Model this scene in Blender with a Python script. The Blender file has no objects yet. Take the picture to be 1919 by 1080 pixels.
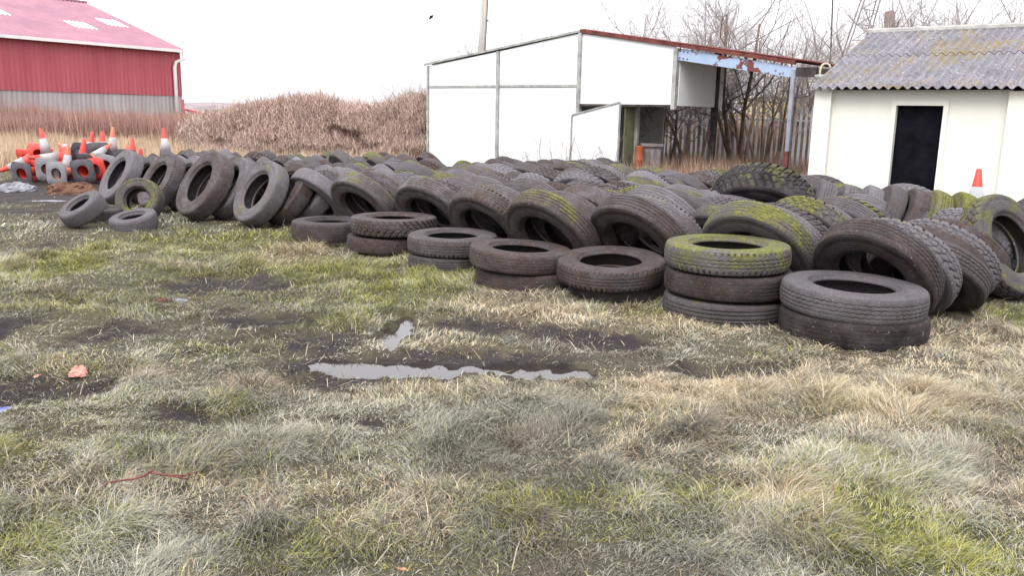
import bpy, math, random
import numpy as np
from mathutils import Vector, Matrix
rnd = random.Random(7); R = math.radians
scene = bpy.context.scene; COL = scene.collection

# ------------------------------------------------------------------ camera, sky, sun, exposure
F_PX = 1600.0; PITCH = math.atan(325/1600); ROLL = 0.02; EYE = 1.6
cam = bpy.data.cameras.new('camera'); camo = bpy.data.objects.new('camera', cam); COL.objects.link(camo)
cam.sensor_width = 36; cam.lens = 36*F_PX/1919; cam.clip_end = 6000; cam.clip_start = 0.05
camo.matrix_world = Matrix.Translation((0, 0, EYE)) @ Matrix.Rotation(math.pi/2-PITCH, 4, 'X') @ Matrix.Rotation(ROLL, 4, 'Z')
scene.camera = camo
scene.render.resolution_x = 1024; scene.render.resolution_y = 577
SUN_EL, SUN_AZ = R(48), R(205)          # azimuth clockwise from +Y: the light comes from behind and left of the camera
w = bpy.data.worlds.new('World'); scene.world = w; w.use_nodes = True
nt = w.node_tree; bg = nt.nodes['Background']
sky = nt.nodes.new('ShaderNodeTexSky'); sky.sky_type = 'NISHITA'; sky.sun_disc = False
sky.sun_elevation = SUN_EL; sky.sun_rotation = SUN_AZ; sky.dust_density = 2; sky.air_density = 1.2
hs = nt.nodes.new('ShaderNodeHueSaturation'); hs.inputs['Saturation'].default_value = 0.22; hs.inputs['Value'].default_value = 1.0
nt.links.new(sky.outputs[0], hs.inputs['Color']); cloud = nt.nodes.new('ShaderNodeMixRGB'); cloud.inputs[0].default_value = .8; wtc = nt.nodes.new('ShaderNodeTexCoord'); wsp = nt.nodes.new('ShaderNodeSeparateXYZ'); nt.links.new(wtc.outputs['Generated'], wsp.inputs[0])
wrm = nt.nodes.new('ShaderNodeMapRange'); wrm.inputs[1].default_value = 0; wrm.inputs[2].default_value = .9; wrm.inputs[3].default_value = 3.7; wrm.inputs[4].default_value = 10.0   # overcast: brighter overhead
nt.links.new(wsp.outputs[2], wrm.inputs[0]); wcb = nt.nodes.new('ShaderNodeMixRGB'); wcb.blend_type = 'MULTIPLY'; wcb.inputs[0].default_value = 1; wcb.inputs[2].default_value = (1, 1.0, 1.06, 1)
nt.links.new(wrm.outputs[0], wcb.inputs[1]); nt.links.new(wcb.outputs[0], cloud.inputs[2])
nt.links.new(hs.outputs[0], cloud.inputs[1]); nt.links.new(cloud.outputs[0], bg.inputs['Color'])
bg.inputs['Strength'].default_value = 0.15
sl = bpy.data.lights.new('sun', 'SUN'); sl.energy = 1.0; sl.angle = R(25); sl.color = (1, .97, .92)
so = bpy.data.objects.new('sun', sl); COL.objects.link(so)
sd = Vector((math.sin(SUN_AZ)*math.cos(SUN_EL), math.cos(SUN_AZ)*math.cos(SUN_EL), math.sin(SUN_EL)))
so.rotation_euler = sd.to_track_quat('Z', 'Y').to_euler()
scene.view_settings.view_transform = 'Standard'; scene.view_settings.look = 'None'
scene.view_settings.exposure = 1.25; scene.view_settings.gamma = 1

# ------------------------------------------------------------------ pixel -> place
_cr, _sr, _cp, _sp = math.cos(ROLL), math.sin(ROLL), math.cos(PITCH), math.sin(PITCH)
def ray(px, py):
    u = (px-959.5)/F_PX; v = -(py-540)/F_PX
    x = _cr*u-_sr*v; y = _sr*u+_cr*v
    return Vector((x, _cp+y*_sp, -_sp+y*_cp))
def atz(px, py, z=0.0):
    d = ray(px, py); t = (z-EYE)/d.z; return d*t+Vector((0, 0, EYE))
def aty(px, py, Y):
    d = ray(px, py); t = Y/d.y; return d*t+Vector((0, 0, EYE))
def onpl(px, py, P, n):
    d = ray(px, py); o = Vector((0, 0, EYE)); t = (Vector(P)-o).dot(n)/d.dot(n); return o+d*t

# ------------------------------------------------------------------ noise
_T = np.random.RandomState(3).rand(256, 256)
def vn(x, y, s=0):
    x = np.asarray(x, float)+s*17.3; y = np.asarray(y, float)+s*9.7
    ix = np.floor(x).astype(int); iy = np.floor(y).astype(int); fx = x-ix; fy = y-iy
    fx = fx*fx*(3-2*fx); fy = fy*fy*(3-2*fy)
    a = _T[ix & 255, iy & 255]; b = _T[(ix+1) & 255, iy & 255]; c = _T[ix & 255, (iy+1) & 255]; d = _T[(ix+1) & 255, (iy+1) & 255]
    return (a*(1-fx)+b*fx)*(1-fy)+(c*(1-fx)+d*fx)*fy
def fbm(x, y, s=0, o=4):
    r = 0; a = .5; t = 0
    for k in range(o):
        r = r+a*vn(x*2**k, y*2**k, s+k); t += a; a *= .5
    return r/t
def sst(a, b, x):
    t = np.clip((x-a)/(b-a), 0, 1); return t*t*(3-2*t)

# ------------------------------------------------------------------ tags and mesh helpers
def tag(o, label, cat, group=None, kind=None):
    if label: o['label'] = label
    if cat: o['category'] = cat
    if group: o['group'] = group
    if kind: o['kind'] = kind
    return o
def link(o, parent=None):
    COL.objects.link(o)
    if parent is not None:
        o.parent = parent
    return o
def empty(name, loc=(0, 0, 0)):
    o = bpy.data.objects.new(name, None); o.location = loc; o.empty_display_size = .2
    return link(o)
class MB:
    def __init__(s): s.v = []; s.f = []
    def quad(s, a, b, c, d):
        n = len(s.v); s.v += [tuple(a), tuple(b), tuple(c), tuple(d)]; s.f.append((n, n+1, n+2, n+3))
    def para(s, p, a, b, c):
        p, a, b, c = Vector(p), Vector(a), Vector(b), Vector(c)
        if a.cross(b).dot(c) < 0: a, b = b, a
        n = len(s.v)
        s.v += [tuple(q) for q in (p, p+a, p+a+b, p+b, p+c, p+a+c, p+a+b+c, p+b+c)]
        s.f += [(n+3, n+2, n+1, n), (n+4, n+5, n+6, n+7), (n, n+1, n+5, n+4), (n+1, n+2, n+6, n+5), (n+2, n+3, n+7, n+6), (n+3, n, n+4, n+7)]
        return s
    def beam(s, a, b, wd, ht, side=None):
        a, b = Vector(a), Vector(b); d = (b-a)
        sd_ = Vector(side).normalized() if side is not None else (d.cross(Vector((0, 0, 1))).normalized() if abs(d.normalized().z) < .95 else Vector((1, 0, 0)))
        up = sd_.cross(d).normalized()
        return s.para(a-sd_*wd/2-up*ht/2, d, sd_*wd, up*ht)
    def prism(s, poly, ext):
        n = len(s.v); m = len(poly); ext = Vector(ext)
        s.v += [tuple(Vector(p)) for p in poly]+[tuple(Vector(p)+ext) for p in poly]
        s.f += [tuple(range(n+m-1, n-1, -1)), tuple(range(n+m, n+2*m))]
        for i in range(m):
            j = (i+1) % m; s.f.append((n+i, n+j, n+m+j, n+m+i))
        return s
    def tube(s, pts, rad, sides=6, cap=True):
        pts = [Vector(p) for p in pts]; n0 = len(s.v); m = len(pts)
        if not hasattr(rad, '__len__'): rad = [rad]*m
        ref = None
        for i, p in enumerate(pts):
            d = (pts[min(i+1, m-1)]-pts[max(i-1, 0)]).normalized()
            if ref is None: ref = d.orthogonal().normalized()
            ref = (ref-d*ref.dot(d)).normalized(); b = d.cross(ref)
            for k in range(sides):
                t = 2*math.pi*k/sides; s.v.append(tuple(p+(ref*math.cos(t)+b*math.sin(t))*rad[i]))
        for i in range(m-1):
            for k in range(sides):
                a = n0+i*sides+k; b_ = n0+i*sides+(k+1) % sides
                s.f.append((a, b_, b_+sides, a+sides))
        if cap:
            s.f.append(tuple(range(n0+sides-1, n0-1, -1))); s.f.append(tuple(range(n0+(m-1)*sides, n0+m*sides)))
        return s
    def lathe(s, prof, sides=32, sq=None):
        n0 = len(s.v); m = len(prof)
        for r_, z in prof:
            for k in range(sides):
                t = 2*math.pi*k/sides; s.v.append((r_*math.cos(t), r_*math.sin(t), z))
        for i in range(m-1):
            for k in range(sides):
                a = n0+i*sides+k; b = n0+i*sides+(k+1) % sides
                s.f.append((a, b, b+sides, a+sides))
        return s
    def build(s, name, mat, parent=None, smooth=False):
        me = bpy.data.meshes.new(name); me.from_pydata(s.v, [], s.f); me.update()
        if mat: me.materials.append(mat)
        if smooth: me.polygons.foreach_set('use_smooth', [True]*len(me.polygons))
        return link(bpy.data.objects.new(name, me), parent)
def np_mesh(name, V, loops, starts, totals, mat, smooth=False, col=None):
    me = bpy.data.meshes.new(name)
    me.vertices.add(len(V)); me.vertices.foreach_set('co', np.ascontiguousarray(V, np.float32).ravel())
    me.loops.add(len(loops)); me.loops.foreach_set('vertex_index', np.ascontiguousarray(loops, np.int32))
    me.polygons.add(len(starts)); me.polygons.foreach_set('loop_start', np.ascontiguousarray(starts, np.int32))
    me.polygons.foreach_set('loop_total', np.ascontiguousarray(totals, np.int32))
    me.update(calc_edges=True)
    if smooth: me.polygons.foreach_set('use_smooth', np.ones(len(starts), bool))
    if col is not None:
        a = me.attributes.new('Col', 'FLOAT_COLOR', 'POINT')
        a.data.foreach_set('color', np.ascontiguousarray(np.concatenate([col, np.ones((len(col), 1))], 1), np.float32).ravel())
    me.materials.append(mat)
    return me
def grid_mesh(name, X, Y, Z, mat, smooth=True, col=None):
    h, w_ = X.shape; V = np.stack([X, Y, Z], -1).reshape(-1, 3)
    i = np.arange((h-1)*(w_-1)); r_ = i//(w_-1); c = i % (w_-1); a = r_*w_+c
    L = np.stack([a, a+1, a+w_+1, a+w_], 1)
    n = len(i)
    return np_mesh(name, V, L.ravel(), np.arange(n)*4, np.full(n, 4), mat, smooth, col)

# ------------------------------------------------------------------ materials
class NM:
    def __init__(s, name, rough=.8, spec=.3):
        s.m = bpy.data.materials.new(name); s.m.use_nodes = True; s.t = s.m.node_tree
        s.b = s.t.nodes['Principled BSDF']; s.b.inputs['Roughness'].default_value = rough
        s.b.inputs['Specular IOR Level'].default_value = spec
        s.tc = s.t.nodes.new('ShaderNodeTexCoord')
    def n(s, typ, **kw):
        o = s.t.nodes.new('ShaderNode'+typ)
        for k, v in kw.items(): setattr(o, k, v)
        return o
    def l(s, a, b): s.t.links.new(a, b)
    def noise(s, scale, detail=5, rough=.6, coord='Object', stretch=None, off=None, dist=0):
        o = s.n('TexNoise'); o.inputs['Scale'].default_value = scale; o.inputs['Detail'].default_value = detail
        o.inputs['Roughness'].default_value = rough; o.inputs['Distortion'].default_value = dist
        src = s.tc.outputs[coord]
        if stretch or off is not None:
            mp = s.n('Mapping')
            if stretch: mp.inputs['Scale'].default_value = stretch
            s.l(src, mp.inputs['Vector'])
            if off is not None: s.l(off, mp.inputs['Location'])
            src = mp.outputs[0]
        s.l(src, o.inputs['Vector']); return o.outputs['Fac']
    def ramp(s, fac, stops):
        o = s.n('ValToRGB'); el = o.color_ramp.elements
        while len(el) < len(stops): el.new(.5)
        for e, (p, c) in zip(el, stops):
            e.position = p; e.color = (c, c, c, 1) if not hasattr(c, '__len__') else (*c, 1)
        s.l(fac, o.inputs[0]); return o.outputs[0]
    def mix(s, fac, a, b, mode='MIX'):
        o = s.n('MixRGB', blend_type=mode)
        for i, v in ((0, fac), (1, a), (2, b)):
            if hasattr(v, 'is_output') or hasattr(v, 'node'): s.l(v, o.inputs[i])
            else: o.inputs[i].default_value = v if i == 0 else (*v, 1)
        return o.outputs[0]
    def math(s, op, a, b=None, c=None):
        o = s.n('Math', operation=op)
        for i, v in enumerate((a, b, c)):
            if v is None: continue
            if hasattr(v, 'node'): s.l(v, o.inputs[i])
            else: o.inputs[i].default_value = v
        return o.outputs[0]
    def color(s, c): s.l(c, s.b.inputs['Base Color']) if hasattr(c, 'node') else setattr(s.b.inputs['Base Color'], 'default_value', (*c, 1))
    def bump(s, h, strength=.3, dist=.01):
        o = s.n('Bump'); o.inputs['Strength'].default_value = strength; o.inputs['Distance'].default_value = dist
        s.l(h, o.inputs['Height']); s.l(o.outputs[0], s.b.inputs['Normal'])
def simple(name, c1, c2, scale=3, rough=.8, spec=.3, bump=.2, stretch=None, lo=.35, hi=.65):
    m = NM(name, rough, spec); f = m.noise(scale, stretch=stretch)
    m.color(m.ramp(f, [(lo, c1), (hi, c2)]))
    if bump: m.bump(m.noise(scale*8), bump)
    return m.m

def tyre_mat(name, side):
    m = NM(name, .8, .16); oi = m.n('ObjectInfo'); sep = m.n('SeparateColor'); m.l(oi.outputs['Color'], sep.inputs[0])
    cmb = m.n('CombineXYZ'); k = m.math('MULTIPLY', oi.outputs['Random'], 37.0)
    for i in range(3): m.l(k, cmb.inputs[i])
    off = cmb.outputs[0]
    dark, grey = ((.011, .0095, .011), (.062, .056, .061)) if side else ((.007, .006, .0065), (.068, .058, .061))
    n1 = m.noise(3.2, 6, .65, off=off); n2 = m.noise(16, 5, .7, off=off)
    base = m.mix(m.ramp(n1, [(.34, 0), (.68, 1)]), dark, grey)
    base = m.mix(sep.outputs[2], base, m.mix(.6, base, (.235, .222, .24)))
    brown = m.ramp(n2, [(.3, (.018, .011, .009)), (.7, (.088, .055, .044))])
    bf = m.math('MULTIPLY', m.ramp(m.noise(4.5, 6, .7, off=off, dist=.6), [(.33, 0), (.55, 1)]), sep.outputs[1])
    c = m.mix(bf, base, brown)
    # moss: likes the upper side of the tyre
    geo = m.n('NewGeometry'); sn = m.n('SeparateXYZ'); m.l(geo.outputs['Normal'], sn.inputs[0])
    mm = m.math('MULTIPLY_ADD', sn.outputs[2], .22, m.math('MULTIPLY_ADD', m.noise(5, 7, .7, off=off), 1.6, -.95))
    mm = m.math('ADD', mm, m.math('MULTIPLY', sep.outputs[0], .62))
    mf = m.math('MULTIPLY', m.ramp(mm, [(.28, 0), (.60, .9)]), m.math('MINIMUM', m.math('MULTIPLY', sep.outputs[0], 3), 1.0))
    moss = m.ramp(m.noise(30, 4, .7, off=off), [(.3, (.04, .043, .010)), (.7, (.19, .19, .032))])
    c = m.mix(mf, c, moss)
    c = m.mix(m.ramp(m.noise(45, 6, .8, off=off), [(.45, 0), (.66, .45)]), c, (.010, .008, .008))
    c = m.mix(m.ramp(m.noise(9, 6, .75, off=off, dist=1.2), [(.60, 0), (.72, .55)]), c, (.20, .17, .16))
    sp = m.ramp(m.noise(60, 2, .5, off=off), [(.70, 0), (.74, .6)])
    c = m.mix(sp, c, (.3, .28, .26))
    m.color(c)
    ro = m.ramp(n1, [(.3, .62), (.7, .9)]); m.l(ro, m.b.inputs['Roughness'])
    h = n2
    if side:   # moulded rings on the sidewall
        s3 = m.n('SeparateXYZ'); m.l(m.tc.outputs['Object'], s3.inputs[0])
        r2 = m.math('SQRT', m.math('ADD', m.math('POWER', s3.outputs[0], 2), m.math('POWER', s3.outputs[1], 2)))
        h = m.math('ADD', n2, m.math('MULTIPLY', m.math('SINE', m.math('MULTIPLY', r2, 330)), .25))
    m.bump(h, .5, .006)
    return m.m
M_TREAD = tyre_mat('tyre_tread_rubber', False); M_SIDE = tyre_mat('tyre_side_rubber', True)

def attr_mat(name, rough=.9, trans=.15):
    m = NM(name, rough, .15); a = m.n('Attribute'); a.attribute_name = 'Col'; m.color(a.outputs['Color'])
    if trans:
        tr = m.n('BsdfTranslucent'); m.l(a.outputs['Color'], tr.inputs['Color']); mx = m.n('MixShader'); mx.inputs[0].default_value = trans
        m.l(m.b.outputs[0], mx.inputs[1]); m.l(tr.outputs[0], mx.inputs[2])
        m.l(mx.outputs[0], m.t.nodes['Material Output'].inputs['Surface'])
    return m.m
M_GRASS = attr_mat('grass_blades'); M_TWIG = attr_mat('dry_stems', trans=0)

# ------------------------------------------------------------------ ground zones (world blobs laid where the photo has them)
def blob(px, py, rx, ry, a=1.0):
    c = atz(px, py); e = atz(px+rx, py); t = atz(px, py-ry); b = atz(px, py+ry)
    return (c.x, (t.y+b.y)/2, abs(e.x-c.x), abs(t.y-b.y)/2, a)
def zone(bl, x, y, s, amt=.55, sc=2.2):
    m = np.zeros_like(x)
    for cx, cy, rx, ry, a in bl:
        m = np.maximum(m, a*np.exp(-(((x-cx)/rx)**2+((y-cy)/ry)**2)*1.1))
    return np.clip(m+(fbm(x*sc, y*sc, s)-.5)*amt*2*np.clip(m*3, .15, 1), 0, 1.2)
B_POOL = [blob(*b) for b in ((660, 680, 90, 14, 1.1), (760, 685, 110, 14, 1.15), (870, 689, 120, 13, 1.15), (985, 688, 110, 13, 1.1), (1080, 690, 50, 12), (738, 622, 32, 26, 1.1), (740, 590, 40, 10), (520, 602, 50, 4, .8), (700, 590, 30, 5, .8), (590, 612, 30, 4, .8))]
B_MUD = [blob(*b) for b in ((870, 612, 150, 24), (1140, 640, 90, 20), (1040, 625, 150, 22), (850, 686, 380, 52, 1.1), (620, 645, 140, 34), (420, 640, 420, 34, .62), (1330, 702, 330, 18, .6), (200, 810, 300, 24, .55), (300, 625, 260, 45, .75), (60, 740, 180, 60, .75), (430, 533, 130, 30), (340, 580, 160, 30, .6), (500, 600, 120, 20, .9),
    (1000, 850, 190, 32, .85), (640, 790, 200, 22, .6), (330, 775, 200, 26, .7), (1500, 695, 110, 20), (1250, 690, 180, 22, .8), (120, 455, 120, 22, .6), (10, 620, 70, 70, .8), (120, 354, 210, 24, 2.2), (10, 352, 120, 26, 2.2), (60, 395, 150, 22, .8), (1890, 540, 60, 40), (1530, 830, 130, 22, .6), (80, 920, 180, 22, .7), (700, 860, 130, 18, .5), (1260, 830, 90, 18, .6))]
B_STRAW = [blob(*b) for b in ((545, 475, 80, 22), (1010, 590, 200, 34), (1350, 735, 260, 42), (1680, 760, 300, 60), (1790, 640, 160, 44), (480, 722, 150, 28, .8), (860, 650, 160, 16, .9), (1330, 610, 200, 26), (800, 735, 200, 18, .7), (1560, 640, 150, 20, .8), (1450, 950, 120, 60, .6), (1850, 930, 120, 40, .6), (140, 640, 120, 18, .3), (1680, 690, 200, 30, .8))]
B_GREEN = [blob(*b) for b in ((400, 465, 260, 42), (580, 505, 200, 40), (720, 545, 150, 40), (90, 500, 140, 60), (620, 600, 100, 20), (820, 520, 90, 26, .9), (1240, 592, 110, 20, .8), (200, 560, 200, 30, .7), (430, 645, 120, 16, .4),
    (1050, 935, 180, 30, .8), (1330, 940, 120, 40, .8), (1640, 985, 160, 70, 1), (1600, 860, 90, 30, .6), (40, 1040, 160, 50, .8), (620, 1040, 130, 50, .8), (0, 850, 60, 40, .7), (1800, 1040, 160, 60, .8), (420, 760, 60, 16, .7), (1580, 770, 90, 30, .6), (100, 690, 100, 15, .5), (1900, 600, 60, 30, .9), (1180, 1010, 160, 50, .5), (300, 500, 300, 60, .5))]
YARD_L = atz(120, 300).y
def relief(x, y):
    d = np.hypot(x, y); near = np.clip(1.4-d/19, 0, 1)
    h = .05*(fbm(x*.9, y*.9, 1)-.5)+near*(.085*(fbm(x*3.6, y*3.6, 2)-.5)+.035*(fbm(x*13, y*13, 3, 3)-.5))
    mud = zone(B_MUD, x, y, 5); pool = zone(B_POOL, x, y, 8, .62, 9)
    h = h-.035*mud+mud*near*.085*(fbm(x*11, y*11, 11, 4)-.5)
    h = np.maximum(h, -.042)
    p = sst(.34, .6, pool); h = h*(1-p)+(-.085+.085*sst(.62, .9, fbm(x*9, y*34, 77, 4))*.75)*p
    h = h+sst(30, 400, d)*0
    return h, mud, pool
def axis(lo, hi, fine_lo, fine_hi, step, soft, lo_soft, grow=1.09):
    a = list(np.arange(fine_lo, fine_hi, step)); s = step
    while a[-1] < hi: s *= (1.015 if a[-1] < soft else grow); a.append(a[-1]+s)
    s = step; b = []
    q = fine_lo
    while q > lo: s *= (1.015 if q > lo_soft else grow); q -= s; b.append(q)
    return np.array(b[::-1]+a)
gx = axis(-2500, 2500, -6.5, 6.0, .030, 9, -11.5); gy = axis(-60, 4000, 1.9, 10.5, .028, 19, 1.5)
GX, GY = np.meshgrid(gx, gy); GZ, gm, gp = relief(GX, GY)
dist = np.hypot(GX, GY)
green = zone(B_GREEN, GX, GY, 21); straw = zone(B_STRAW, GX, GY, 22)
def lerp(a, b, t): return a*(1-t[..., None])+b*t[..., None]
c0 = np.zeros(GX.shape+(3,))+np.array((.085, .073, .054)); f = fbm(GX*2.5, GY*2.5, 30)
c0 = lerp(c0, np.array((.13, .115, .075)), f); c0 = lerp(c0, np.array((.10, .11, .04)), np.clip(green, 0, 1)*.8); c0 = lerp(c0, np.array((.2, .165, .11)), np.clip(straw, 0, 1)*.6)
c0 = lerp(c0, np.array((.036, .026, .026))[None, None]*(.5+1.5*fbm(GX*7, GY*7, 33, 4))[..., None] if 0 else np.array((.034, .025, .025)), sst(.40, .85, gm+.7*(fbm(GX*6, GY*6, 34, 3)-.5)))
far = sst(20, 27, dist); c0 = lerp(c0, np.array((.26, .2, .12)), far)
m = NM('ground_soil', .9, .14); a = m.n('Attribute'); a.attribute_name = 'Col'
c = m.mix(m.ramp(m.noise(40, 6, .7), [(.3, .25), (.7, 1)]), a.outputs['Color'], m.mix(.6, a.outputs['Color'], (.008, .006, .005)))
m.color(c); sc_ = m.n('SeparateColor'); m.l(a.outputs['Color'], sc_.inputs[0])
m.l(m.ramp(sc_.outputs[0], [(.035, .66), (.08, .95)]), m.b.inputs['Roughness']); m.bump(m.noise(60, 6, .75), .7, .02)
gme = grid_mesh('ground', GX, GY, GZ, m.m, True, c0.reshape(-1, 3))
ground = link(bpy.data.objects.new('ground', gme)); tag(ground, None, None, kind='structure')
# puddles: flat water lying in the hollows
mw = NM('puddle_water', .03, .6); mw.color((.03, .024, .02)); mw.b.inputs['IOR'].default_value = 1.45
mw.bump(mw.noise(14, 2), .03, .004)
for (x0, x1, y0, y1) in ((-1.6, .9, 4.9, 5.66), (-1.4, -.55, 5.7, 6.9), (-2.6, -1.45, 5.9, 6.8)):
    b = MB(); b.quad((x0, y0, -.048), (x1, y0, -.048), (x1, y1, -.048), (x0, y1, -.048)); tag(b.build('puddle', mw.m), None, None, kind='structure')

# ------------------------------------------------------------------ tyres
SEG = 480
def tread_disp(kind, th, z, Rm, hw):
    """radial depth of the tread pattern; th angle grid, z across grid"""
    per = 2*math.pi; d = np.zeros_like(th); u = z/hw
    def tri(n, ph=0): t = (th*n/per+ph) % 1; return 4*np.abs(t-.5)-1
    def groove(c, wd, dep): return np.where(np.abs(z-c) < wd, dep, 0)
    if kind == 'zigzag':
        for c in (-.5, -.17, .17, .5): d = np.maximum(d, groove(c*hw+.006*tri(58, c), .0045, .009))
        d = np.maximum(d, np.where((np.abs(u) > .86) & ((th*92/per) % 1 < .22), .006, 0))
    elif kind == 'block':
        for c in (-.42, 0, .42): d = np.maximum(d, groove(c*hw+.012*tri(34, c*.7), .007, .017))
        for k, (lo, hi) in enumerate(((-1.1, -.42), (-.42, 0), (0, .42), (.42, 1.1))):
            d = np.maximum(d, np.where((u > lo) & (u < hi) & ((th*34/per+.5*(k % 2)+u*.25) % 1 < .2), .015, 0))
    elif kind == 'rib':
        for c in (-.55, -.2, .2, .55): d = np.maximum(d, groove(c*hw+.002*tri(60), .005, .010))
    elif kind == 'bald':
        for c in (-.5, -.17, .17, .5): d = np.maximum(d, groove(c*hw+.006*tri(50, c), .003, .0035))
    elif kind == 'notched':
        d = np.maximum(d, np.where((np.abs(u) > .66) & ((th*62/per+.4*(u > 0)) % 1 < .3), .014, 0))
        for c in (-.33, 0, .33): d = np.maximum(d, groove(c*hw+.006*tri(62, c), .0040, .007))
    elif kind == 'lug':
        d = np.maximum(d, np.where(((th*40/per+np.abs(u)*.9) % 1 < .28) & (np.abs(u) > .12), .017, 0))
        d = np.maximum(d, groove(.008*tri(40), .005, .014))
        for c in (-.5, .5): d = np.maximum(d, groove(c*hw+.010*tri(40, c), .005, .012))
    return d
def ring_mesh(name, prof_r, prof_z, disp, mat, seg=SEG):
    th = np.linspace(0, 2*math.pi, seg, endpoint=False); TH, _ = np.meshgrid(th, prof_r, indexing='ij')
    RR = np.tile(prof_r, (seg, 1)); ZZ = np.tile(prof_z, (seg, 1))
    if disp is not None: RR = RR-disp(TH, ZZ)
    n = len(prof_r); V = np.stack([RR*np.cos(TH), RR*np.sin(TH), ZZ], -1).reshape(-1, 3)
    i = np.arange(seg); j = np.arange(n-1); I, J = np.meshgrid(i, j, indexing='ij'); I2 = (I+1) % seg
    L = np.stack([I*n+J, I2*n+J, I2*n+J+1, I*n+J+1], -1).reshape(-1, 4)
    k = len(L); return np_mesh(name, V, L.ravel(), np.arange(k)*4, np.full(k, 4), mat, True)
def tyre_meshes(kind, Rm=.52, W=.275, hole=.29, seg=SEG, sag=1.0):
    hw = W*.435; hs = W*.5
    z = np.linspace(-hw, hw, 51); r_ = Rm-.010*(z/hw)**2-.008*(np.abs(z/hw))**8
    def disp(TH, ZZ):
        d = tread_disp(kind, TH, ZZ, Rm, hw)*(.5+.8*sst(.3, .65, fbm(2*np.cos(TH)+5, 2*np.sin(TH)+ZZ*9, 80+len(kind), 3))); return d+.0025*np.sin(TH*3+1.3)+.0015*np.sin(TH*7)
    tp_r = np.concatenate([r_, [Rm-.018-.004]]); tp_z = np.concatenate([z, [hw]])
    tread = ring_mesh('tread', r_, z, disp, M_TREAD, seg)
    # a sidewall: shoulder, bulge, bead, then the inner face back to the crown
    s0 = r_[-1]; rb = hole; f = (Rm-hole)/.23
    pr = [s0, s0-.004*f, s0-.022*f, s0-.045*f, s0-.047*f, s0-.08*f, s0-.115*f, s0-.15*f, s0-.18*f, rb+.03*f, rb+.012, rb+.004, rb, rb+.001, rb+.012, rb+.04*f, rb+.08*f, rb+.13*f, Rm-.06*f, Rm-.038, Rm-.034, Rm-.033]
    pz = [hw, hw+.004, hw+.010, hw+.014, hw+.0125, hs+.001, hs+.003, hs, hs-.006, hs-.024, hs-.031, hs-.040, hs-.052, hs-.064, hs-.066, hs-.048, hs-.026, hs-.018, hs-.03, hs-.05, hs-.08, 0]
    pr = np.array(pr); pz = np.array(pz)
    s1 = ring_mesh('sidewall', pr, pz, lambda T, Z: .0025*np.sin(T*3+1.3)+.0015*np.sin(T*7), M_SIDE, seg//4)
    s2 = ring_mesh('sidewall', pr[::-1], -pz[::-1], lambda T, Z: .0025*np.sin(T*3+1.3)+.0015*np.sin(T*7), M_SIDE, seg//4)
    return tread, s1, s2
KINDS = ('zigzag', 'block', 'rib', 'bald', 'notched', 'lug')
TM = {k: tyre_meshes(k) for k in KINDS}
SM = tyre_meshes('bald', .31, .222, .155, 240)
def axis_matrix(c, n, spin):
    q = Vector(n).normalized().to_track_quat('Z', 'Y')
    return Matrix.Translation(c) @ q.to_matrix().to_4x4() @ Matrix.Rotation(spin, 4, 'Z')
NT = [0]
def tyre(c, n, kind, label, group, moss=0, brown=.5, pale=.2, size=1.0, wide=1.0, small=False):
    meshes = SM if small else TM[kind]
    root = bpy.data.objects.new('car_tyre' if small else 'truck_tyre', None); root.empty_display_size = .1
    root.matrix_world = axis_matrix(c, n, rnd.uniform(0, 6.28)) @ Matrix.Diagonal((size, size, size*wide, 1)); link(root)
    tag(root, label, 'tyre', group)
    for nm, me in zip(('tread', 'sidewall', 'sidewall'), meshes):
        o = bpy.data.objects.new(nm, me); o.color = (moss, brown, pale, 1); link(o, root)
    NT[0] += 1
    return root

TY = []                       # footprints (x, y, r) that keep grass off
def gz(x, y): return float(relief(np.array([x]), np.array([y]))[0][0])
# flat front row, right to left
def flat(px, Yc, z, size, kind, label, moss=0, brown=.5, pale=.2, wide=.74, tilt=(0, 0), grp='tyres lying flat in stacks along the front row'):
    p = aty(px, 500, Yc); k = Yc
    c = Vector((p.x, Yc, z)); n = Vector((tilt[0], tilt[1], 1))
    tyre(c, n, kind, label, grp, moss, brown, pale, size, wide); TY.append((c.x, c.y, .5*size))
    return c
def stack_x(px, py): return px
S = {}
S[7] = flat(1607, 6.42, .085, 1.05, 'bald', 'dark tyre lying flat on the grass, lower of the two-high stack nearest the camera', 0, .25, 0)
flat(1604, 6.42, .285, 1.03, 'zigzag', 'grey flat tyre with wavy grooves, upper of the stack nearest the camera', 0, .3, .45, tilt=(.015, -.03))
S[6] = flat(1362, 7.1, .05, 1.0, 'rib', 'greenish grey flat tyre at the bottom of the mossy three-high stack', .35, .3, .3)
flat(1366, 7.12, .27, 1.03, 'bald', 'smooth dark flat tyre in the middle of the mossy three-high stack', .12, .45, .0)
flat(1360, 7.1, .487, 1.0, 'notched', 'bright green moss-covered flat tyre topping the three-high stack', .78, .3, .5, tilt=(-.01, -.02))
S[5] = flat(1160, 7.85, .03, .93, 'bald', 'dark flat tyre almost hidden beneath the tilted tyre with notched shoulders', 0, .2, 0)
flat(1145, 7.74, .235, .97, 'notched', 'reddish brown tyre with notched shoulders, tilted on top of its low stack', 0, .75, .25, tilt=(-.03, -.10))
S[4] = flat(990, 8.15, .065, .98, 'bald', 'reddish flat tyre with faint tread, lower of the stack set behind pale grass tussocks', 0, .85, .1)
flat(975, 8.1, .27, .95, 'bald', 'smooth brown flat tyre, upper of the stack set behind pale grass tussocks', 0, .7, .2, tilt=(.04, -.02))
S[3] = flat(840, 9.0, .06, .82, 'rib', 'narrow grey flat tyre with ring grooves, lower of the third stack from the left', 0, .3, .2)
flat(848, 9.05, .25, .93, 'notched', 'flat brown tyre with wet pale rim, upper of the third stack from the left', 0, .55, .4, tilt=(0, -.03))
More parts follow.
